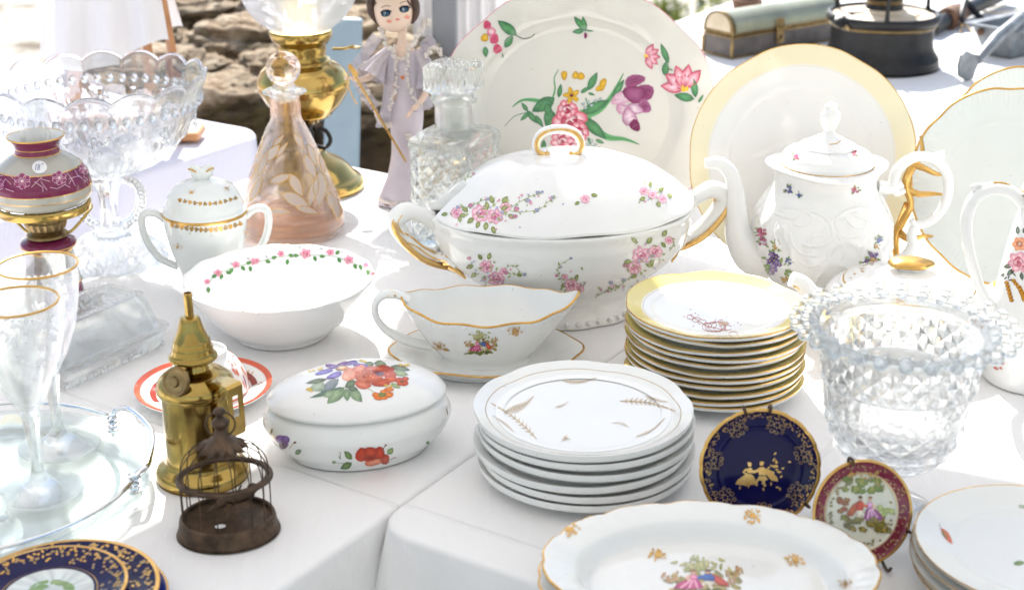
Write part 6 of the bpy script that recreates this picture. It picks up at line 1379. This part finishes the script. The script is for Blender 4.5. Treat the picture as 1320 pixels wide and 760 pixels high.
# ---- doll in a lavender gown
dl = thing('doll', 'slender doll in a lavender lace gown holding a gold cane', 'doll', (-.146, 1.978, T), rotz=R(-4), scale=(1, 1, .94))
HX, HZ = -.012, .297
m = MB()
m.lathe([(0, .140), (.018, .140), (.021, .155), (.016, .178), (.0135, .190), (.017, .205), (.019, .218), (.016, .232), (.0075, .2395), (.0060, .255), (.0070, .268), (0, .270)], 'skin', seg=32, sub=4, sy=.75, off=(-.002, 0))
m.lathe([(0, .2580), (.008, .2583), (.0175, .2635), (.0238, .2735), (.0268, .287), (.0268, .299), (.0238, .312), (.014, .322), (0, .324)], 'skin', seg=48, sub=4, sy=.92, off=(HX, -.002))
m.tube([(HX, -.0258, .284), (HX, -.0282, .2812), (HX, -.0258, .2795)], [.0015, .0024, .0012], 'skin', 8, sub=3)
m.tube([(-.018, 0, .228), (-.034, -.004, .212), (-.044, -.012, .196), (-.055, -.022, .192), (-.066, -.032, .196)], [.0065, .0058, .0050, .0042, .0036], 'skin', 10, sub=4)
for d in (-.3, 0, .3, .6): m.tube([(-.066, -.032, .196), (-.072 - .002 * d, -.036 + .004 * d, .198 - .003 * d), (-.077, -.037 + .006 * d, .1965 - .004 * d)], [.0018, .0014, .0009], 'skin', 6, sub=2)
m.tube([(.015, 0, .228), (.028, -.004, .205), (.032, -.010, .180), (.024, -.022, .162), (.014, -.029, .152)], [.0065, .0058, .005, .0042, .0036], 'skin', 10, sub=4)
for d in (-.3, 0, .3, .6): m.tube([(.014, -.029, .152), (.009 + .003 * d, -.031, .146), (.006 + .004 * d, -.031, .140)], [.0018, .0014, .0009], 'skin', 6, sub=2)
tree = m.bvh(); cast = px_cast(dl); sh = []
bd_ = m.build('body', dl)
def q(x, y): return 430 + x / 2.62, y / 2.62
f = MB((.6, .45, .35)); sh = []
for (x, y, s_) in ((177, 47, 1), (239, 33, 1)):
    X, Y = q(x, y); sh += [F(blob(X, Y, 6.4, 3.9, -.18, 12, .02), C('#23405c'), C('#182838')), F(blob(X - .4, Y + .2, 3.6, 2.6, 0), C('#e8e4dc'), C('#3f7a94')), F(blob(X, Y, 2.5, 2.3), C('#1c5a78'), C('#123a54')), F(blob(X + .3, Y + .2, 1.2, 1.3), C('#0a1420')), F(blob(X - .8, Y - .8, .7, .6), C('#f0f0f0')), S([(X - 7, Y - 1), (X - 3, Y - 4.4), (X + 3, Y - 4.6), (X + 7.5, Y - 2.6)], 1.7, C('#141018')), S([(X - 6, Y - 8), (X, Y - 10.5), (X + 6, Y - 9.6)], .9, C('#4a2a1c'))]
X, Y = q(216, 66); sh += [F(blob(X, Y, 2.8, 1.3, -.1), C('#e0605c'), C('#d07470'))]
for (x, y) in ((188, 72), (248, 58)): X, Y = q(x, y); sh.append(F(blob(X, Y, 3.8, 2.6), C('#e08878'), C('#dca088')))
paint(f, tree, cast, sh, mat='matte', off=.0003); f.build('painted_face', dl)
m = MB()
def hair_shell():
    nu, nv = 40, 18; P = []
    for i in range(nu):
        t = 2 * pi * i / nu; row = []
        front = max(0, -sin(t)); low = .02 + .75 * front ** 1.5
        for j in range(nv + 1):
            ph = pi / 2 - (pi / 2 + .75 - 1.15 * front ** .8 * 1.0) * j / nv; r = .0298 + .0009 * sin(t * 26 + j)
            row.append((HX + r * cos(ph) * cos(t), .003 + r * cos(ph) * sin(t) * .97, .296 + r * 1.05 * sin(ph)))
        P.append(row)
    m.grid(P, cu=True, mat='hair')
hair_shell()
for sg in (-1, 1): m.tube([(HX + sg * .0235, -.010, .315), (HX + sg * .0300, -.007, .299), (HX + sg * .0290, -.004, .283), (HX + sg * .0235, -.002, .270)], [.004, .0056, .0054, .0025], 'hair', 10, sub=4)
m.build('hair', dl)
m = MB(); m.lathe([(0, .326), (.022, .327), (.046, .320), (.049, .319), (.046, .317), (.028, .321), (.026, .334), (.018, .341), (0, .342)][::1], 'white_felt', seg=48, sub=4, off=(HX - .006, .004)); m.build('hat', dl)
m = MB(); m.lathe([(0, .004), (.038, .004), (.042, .001), (.0425, .004), (.036, .022), (.027, .045), (.0215, .075), (.0215, .105), (.024, .130), (.0235, .148), (.0185, .168), (.0165, .183), (.020, .200), (.0205, .214), (.013, .224)], 'lavender_satin', seg=64, sub=5, sy=.8, mod=lambda t, r, z: (r * (1 + .05 * cos(7 * t + z * 40) * (1 - smooth(.0, .12, z))), z)); m.build('gown', dl)
m = MB(); m.lathe([(0, .0), (.036, .0), (.040, .002), (.038, .006), (0, .006)], 'dark_red', seg=40, sub=3, sy=.8); m.build('foot_stand', dl)
def ruffle(mb, pts, w, mat, nrm=(0, -1, 0), fr=9, amp=.004, n=60):
    q_ = cr(pts, 10); P = []
    N = Vector(nrm)
    for i, p in enumerate(q_):
        a = Vector(q_[max(i - 1, 0)]); b = Vector(q_[min(i + 1, len(q_) - 1)]); d = (b - a).normalized(); side = d.cross(N).normalized()
        o = N * amp * sin(i * fr * .35); P.append([tuple(Vector(p) + side * w * k / 4 + o * (k / 4) + N * .0012) for k in range(5)])
    mb.grid(P, mat=mat)
m = MB()
for (a0, a1, zz) in ((.15, pi - 1.15, 0), (pi + 1.15 - .0, 2 * pi - .15, 0)):
    pass
P = []
for i in range(49):
    t = -pi / 2 + .42 + (2 * pi - .84) * i / 48; row = []
    for j in range(13):
        k = j / 12; z = .232 - .085 * k; r = .019 + .012 * k + .0025 * sin(t * 12) * k + (.006 if k > .7 else 0) * (k - .7) * 3; row.append((r * cos(t) * 1.05 - .002, r * sin(t) * .85, z - .03 * k * max(0, cos(t + pi / 2 + 1.4))))
    P.append(row)
m.grid(P, mat='lavender_gauze')
for (pts, r0, r1) in (([(-.018, 0, .230), (-.034, -.004, .212), (-.045, -.014, .194)], .009, .021), ([(.016, 0, .230), (.030, -.004, .205), (.033, -.010, .178)], .009, .017)):
    q_ = cr(pts, 6); n = len(q_); m2 = []
    for i, p in enumerate(q_):
        r = r0 + (r1 - r0) * (i / (n - 1)) ** 1.6; a = Vector(q_[max(i - 1, 0)]); b = Vector(q_[min(i + 1, n - 1)]); d = (b - a).normalized(); u_ = d.orthogonal().normalized(); v_ = d.cross(u_)
        m2.append([tuple(Vector(p) + (u_ * cos(2 * pi * k / 36) + v_ * sin(2 * pi * k / 36)) * r * (1 + .14 * sin(9 * 2 * pi * k / 36) * i / n)) for k in range(36)])
    m.grid(m2, cv=True, mat='lavender_gauze')
for pts in ([(-.030, .004, .245), (-.045, .0, .222), (-.058, -.004, .200), (-.048, -.006, .172), (-.034, -.002, .150)], [(.020, .002, .240), (.036, .0, .252), (.044, .0, .240), (.034, -.004, .222)]): ruffle(m, pts, .016, 'lavender_gauze')
m.build('jacket', dl)
def lace_line(pts, r=.0024, step=7):
    m = MB()
    for p in cr(pts, step): p = tuple(x_ + random.gauss(0, r * .45) for x_ in p); m.ell(p, (r * random.uniform(.7, 1.2), r * .8, r * random.uniform(.7, 1.2)), 'lace', 7, 5)
    m.build('lace_trim', dl)
lace_line([(-.012, -.0165, .238), (-.010, -.0195, .222), (-.008, -.0215, .200), (-.011, -.026, .176), (-.018, -.029, .152)]); lace_line([(.008, -.0165, .238), (.007, -.0195, .222), (.006, -.0215, .200), (.012, -.026, .176), (.024, -.027, .155)])
lace_line([(-.030, .002, .262), (-.025, -.012, .248), (-.016, -.018, .236)], .0032); lace_line([(.014, -.018, .240), (.020, -.010, .254), (.026, .002, .268), (.034, .004, .272)], .0036)
lace_line([(-.012, -.018, .226), (-.002, -.0205, .222), (.008, -.018, .226)]); lace_line([(-.052, -.012, .214), (-.062, -.016, .200), (-.058, -.020, .180), (-.046, -.022, .172)], .0032, 9); lace_line([(-.044, -.006, .150), (-.036, -.016, .135), (-.028, -.026, .128), (-.018, -.028, .126)], .003, 9); lace_line([(.030, -.010, .225), (.042, -.008, .236), (.050, -.004, .228)], .003, 9)
lace_line([(.006, -.022, .112), (.010, -.022, .092), (.012, -.024, .080)], .0034, 8)
m = MB()
for k in range(44): a = 2 * pi * k / 44; m.ell((.0405 * cos(a), .0405 * .8 * sin(a), .009), (.0034, .0034, .0036), 'lace', 7, 5)
m.build('hem_lace', dl)
m = MB(); m.ell((.0, -.0225, .196), (.0028, .002, .0028), 'flame_orange', 8, 6); m.build('brooch', dl)
m = MB(); m.tube([(-.069, -.0375, .204), (-.065, -.0385, .200), (-.058, -.040, .190)], .0022, 'gold', 8, sub=3); m.tube([(-.070, -.0375, .203), (.004, -.040, .072)], .0017, 'gold', 8)
m.tube([(-.069, -.0375, .200), (-.072, -.038, .180), (-.066, -.038, .160), (-.060, -.038, .150)], .0008, 'gold', 6, sub=3)
o = m.build('cane'); o.location = dl.location; o.rotation_euler = dl.rotation_euler; tag(o, 'thin gold cane held in the hand of the doll', 'cane')

# ---- domed tin chest
c0 = Vector((*at(943, 77), 0)); ca_ = R(37); ch = thing('tin_chest', 'long pale green domed tin chest with brass edges and a clasp', 'chest', (c0.x, c0.y, T + .001), rotz=ca_)
CL, CW, CH, CD = .32, .082, .044, .040
m = MB(); m.box((CL / 2, CW / 2, CH / 2), (CL, CW, CH), 'dark_tin', bev=.002); m.build('body', ch)
def dome(x0, x1, w, h, z0, mat, mb, n=18):
    P = []
    for k in range(n + 1): a = pi * k / n; P.append((CW / 2 - w * cos(a), z0 + h * sin(a) ** .8))
    v0 = [(x0, y, z) for y, z in P]; v1 = [(x1, y, z) for y, z in P]; N = n + 1
    mb.add(v0 + v1, [(i, i + 1, N + i + 1, N + i) for i in range(n)] + [tuple(range(n, -1, -1)), tuple(range(N, 2 * N)), (0, N, 2 * N - 1, n)], mat)
m = MB(); dome(.002, CL - .002, CW / 2 - .001, CD, CH + .004, 'tin', m)
for x in (.04, .23): m.ell((x, .006, CH + .022), (.002, .002, .002), 'dark_brass', 7, 5)
m.build('lid', ch)
m = MB()
for z in (CH - .003, CH + .0035): m.box((CL / 2, CW / 2, z), (CL + .003, CW + .003, .0045), 'dark_brass', bev=.0008)
for x in (.0035, CL - .0035): dome(x - .0045, x + .0045, CW / 2 + .0012, CD + .0015, CH + .0045, 'dark_brass', m)
for x in (0, CL):
    for y in (0, CW): m.box((x, y, CH / 2 - .003), (.006, .006, CH - .008), 'dark_brass', bev=.001)
m.box((CL / 2, CW / 2, .002), (CL + .003, CW + .003, .004), 'dark_brass', bev=.0008); m.build('edging', ch)
m = MB(); P = []
v0 = []; dome(-.0012, .0005, CW / 2 - .007, CD - .006, CH + .008, 'cream_metal', m); m.build('end_panel', ch)
m = MB(); m.box((.132, -.0028, CH + .012), (.022, .0025, .022), 'dark_brass', bev=.0008); m.box((.132, -.0042, CH - .012), (.020, .003, .034), 'dark_brass', bev=.0008); m.box((.132, -.0065, CH + .004), (.026, .004, .004), 'bright_brass', bev=.001); m.box((.132, -.0062, CH - .015), (.004, .002, .010), 'black_iron'); m.build('clasp', ch)
rx_, ry_ = at(962, 30); m = MB(); 
m.lathe([(0, 0), (.030, 0), (.033, .004), (.031, .03), (.033, .05), (.030, .052), (.027, .05), (.027, .01), (0, .008)], 'rust', seg=40, sub=3, mod=lambda t, r, z: (r * (1 + .06 * noise.noise((cos(t) * 3, sin(t) * 3, z * 60))), z))
lies('rusty_tin', 'rusty brown tin standing behind the domed tin chest', 'tin', m, (rx_, ry_, T + .001))

# ---- black stove
sx_s, sy_s = at(1133, 84); sv = thing('camp_stove', 'round black paraffin stove with a cream top and brass ring', 'stove', (sx_s, sy_s, T + .001))
m = MB(); m.lathe([(0, .001), (.105, .001), (.1125, 0), (.1140, .007), (.1125, .013), (.1120, .018), (.1065, .026), (.1010, .036), (.0985, .050), (.0985, .076), (.1010, .079, 'dark_brass'), (.1030, .0815, 'dark_brass'), (.1015, .0845, 'black_iron'), (.1045, .0870), (.1085, .0920), (.1090, .0990), (.1050, .1040), (.0985, .1030), (.0960, .099)], 'black_iron', seg=110, sub=4); m.build('base', sv)
m = MB(); m.lathe([(.0968, .0992), (.085, .0985), (.070, .1000), (.066, .1035), (.060, .1045), (.045, .1050), (.041, .1085), (.036, .1105), (0, .1105)], 'cream_metal', seg=80, sub=4); m.build('top_plate', sv)
m = MB(); m.lathe([(0, .109), (.033, .1095), (.035, .116), (.034, .121, 'dark_brass'), (.036, .124, 'dark_brass'), (.034, .127, 'black_iron'), (.040, .140), (.042, .165), (.035, .176), (0, .178)], 'black_iron', seg=60, sub=4); m.build('burner', sv)
for a in (R(-100), R(20), R(140)):
    m = MB(); m.tube([(r * cos(a), r * sin(a), z) for r, z in ((.101, .098), (.100, .120), (.104, .145), (.096, .175), (.070, .19))], [.0055, .004, .004, .004, .004], 'black_iron', 8, sub=4); m.build('pan_support', sv)
m = MB(); m.tube([(-.092, -.052, .103), (-.098, -.062, .098), (-.090, -.070, .092)], .006, 'black_iron', 8, sub=3, flat=2.0); m.tube([(-.086, -.070, .090), (-.080, -.072, .082)], .003, 'dark_brass', 6); m.build('lever', sv)
m = MB(); m.tube([(-.07, -.02, .1035), (-.035, -.012, .105)], .0025, 'black_iron', 6); m.build('dark_bar', sv)  # thin dark bar lying on the cream top

# ---- iron tools at the back
a_ = at(1201, 27, .035); b_ = at(1232, 10, .038); c_ = at(1300, -22, .05)
pv = thing('iron_pipe', 'black iron pipe with a rusty collar lying behind the grey trough', 'pipe', (a_[0], a_[1], T + .001)); lc = lambda p, z: (p[0] - a_[0], p[1] - a_[1], z)
m = MB(); m.tube([lc(a_, .018), lc(b_, .020), lc(c_, .028)], .017, 'black_iron', 20); m.build('tube', pv)
m = MB(); P = [Vector(lc(a_, .018)).lerp(Vector(lc(b_, .020)), t) for t in (.60, .63, .95, 1.0, 1.2)]; m.tube([tuple(p) for p in P], [.020, .026, .027, .023, .022], 'rust', 22); m.build('collar', pv)
hx, hy = at(1240, 12, .03); hk = thing('iron_hook', 'small forked iron hook leaning on the rusty pipe collar', 'hook', (hx, hy, T + .001))
m = MB(); g0 = at(1241, 40); p0 = (0, -.02, .055); p1 = (g0[0] - hx, g0[1] - hy, .014)
m.tube([p0, (p1[0], p1[1] + .02, .03), p1], [.007, .006, .004], 'black_iron', 8, sub=3)
for sg in (-1, 1): m.tube([p1, (p1[0] + sg * .010, p1[1] - .02, .006), (p1[0] + sg * .014, p1[1] - .035, .002)], [.003, .0022, .0015], 'dark_brass', 6, sub=3)
m.build('shank', hk)
kx0 = at(1244, 6, .04); kx1 = at(1267, 29, .002); m = MB(); m.tube([(0, 0, .045), (kx1[0] - kx0[0], kx1[1] - kx0[1], .004)], .007, 'black_iron', 4, smooth=False)
lies('iron_bar', 'short black iron bar leaning against the pipe', 'bar', m, (kx0[0], kx0[1], T + .001))
m = MB(); wx, wy = at(1280, 14, .0)
for k in range(3): m.tube([(.07 * cos(t / 30 * 2 * pi) * (1 - .1 * k), .055 * sin(t / 30 * 2 * pi) + .01 * k, .004 + .006 * k + .02 * (1 + sin(t / 30 * 2 * pi + k))) for t in range(30)], .0022, 'cream_metal', 6, closed=True)
lies('wire_coil', 'loose coil of pale wire behind the grey metal trough', 'wire', m, (wx, wy, T + .001))
tl_ = at(1243, 58, .045); tg = thing('metal_trough', 'dented grey metal trough lying beside the black stove', 'trough', (*at(1277, 76), T + .001), rotz=R(40))
W2, L2, H2 = .050, .34, .060
m = MB()
def tr_ring(w, x0, x1, z): return [(x0, -w, z), (x1, -w, z), (x1, w, z), (x0, w, z)]
m.loft([tr_ring(.030, .02, L2 - .02, .003), tr_ring(W2, 0, L2, H2), tr_ring(W2 + .012, -.012, L2 + .01, H2 + .001), tr_ring(W2 + .012, -.012, L2 + .01, H2 + .004), tr_ring(W2 - .004, .004, L2 - .004, H2 + .003), tr_ring(.027, .024, L2 - .024, .007)], 'grey_iron', smooth=False); m.build('pan', tg)
m = MB(); m.ell((.0, .030, .048), (.004, .008, .008), 'rust', 10, 6); m.ell((.24, -.045, .05), (.02, .004, .012), 'rust', 10, 6); m.build('rivet', tg)
ax, ay = at(1247, 104); sc_ = thing('iron_scraper', 'grey iron scraper with a flared blade and a pipe handle', 'scraper', (ax, ay, T + .001), rotz=R(22))
m = MB(); n = 14; F0 = []; 
out = [(-.014, .058), (-.024, .050), (-.028, .030), (-.024, .010), (-.006, -.001), (.012, -.008 + .009), (.016, .018), (.024, .034), (.034, .044), (.020, .046), (.004, .050)]
m.add([(x, -.003 + .10 * x, z) for x, z in out] + [(x, .003 + .10 * x, z) for x, z in out], [tuple(range(len(out))), tuple(range(2 * len(out) - 1, len(out) - 1, -1))] + [(i, i + len(out), (i + 1) % len(out) + len(out), (i + 1) % len(out)) for i in range(len(out))], 'grey_iron', smooth=False); m.build('blade', sc_)
m = MB(); m.tube([(.018, .0, .036), (.045, .012, .050), (.080, .030, .066), (.22, .12, .085)], [.009, .0105, .0115, .0115], 'grey_iron', 16); m.build('handle', sc_)
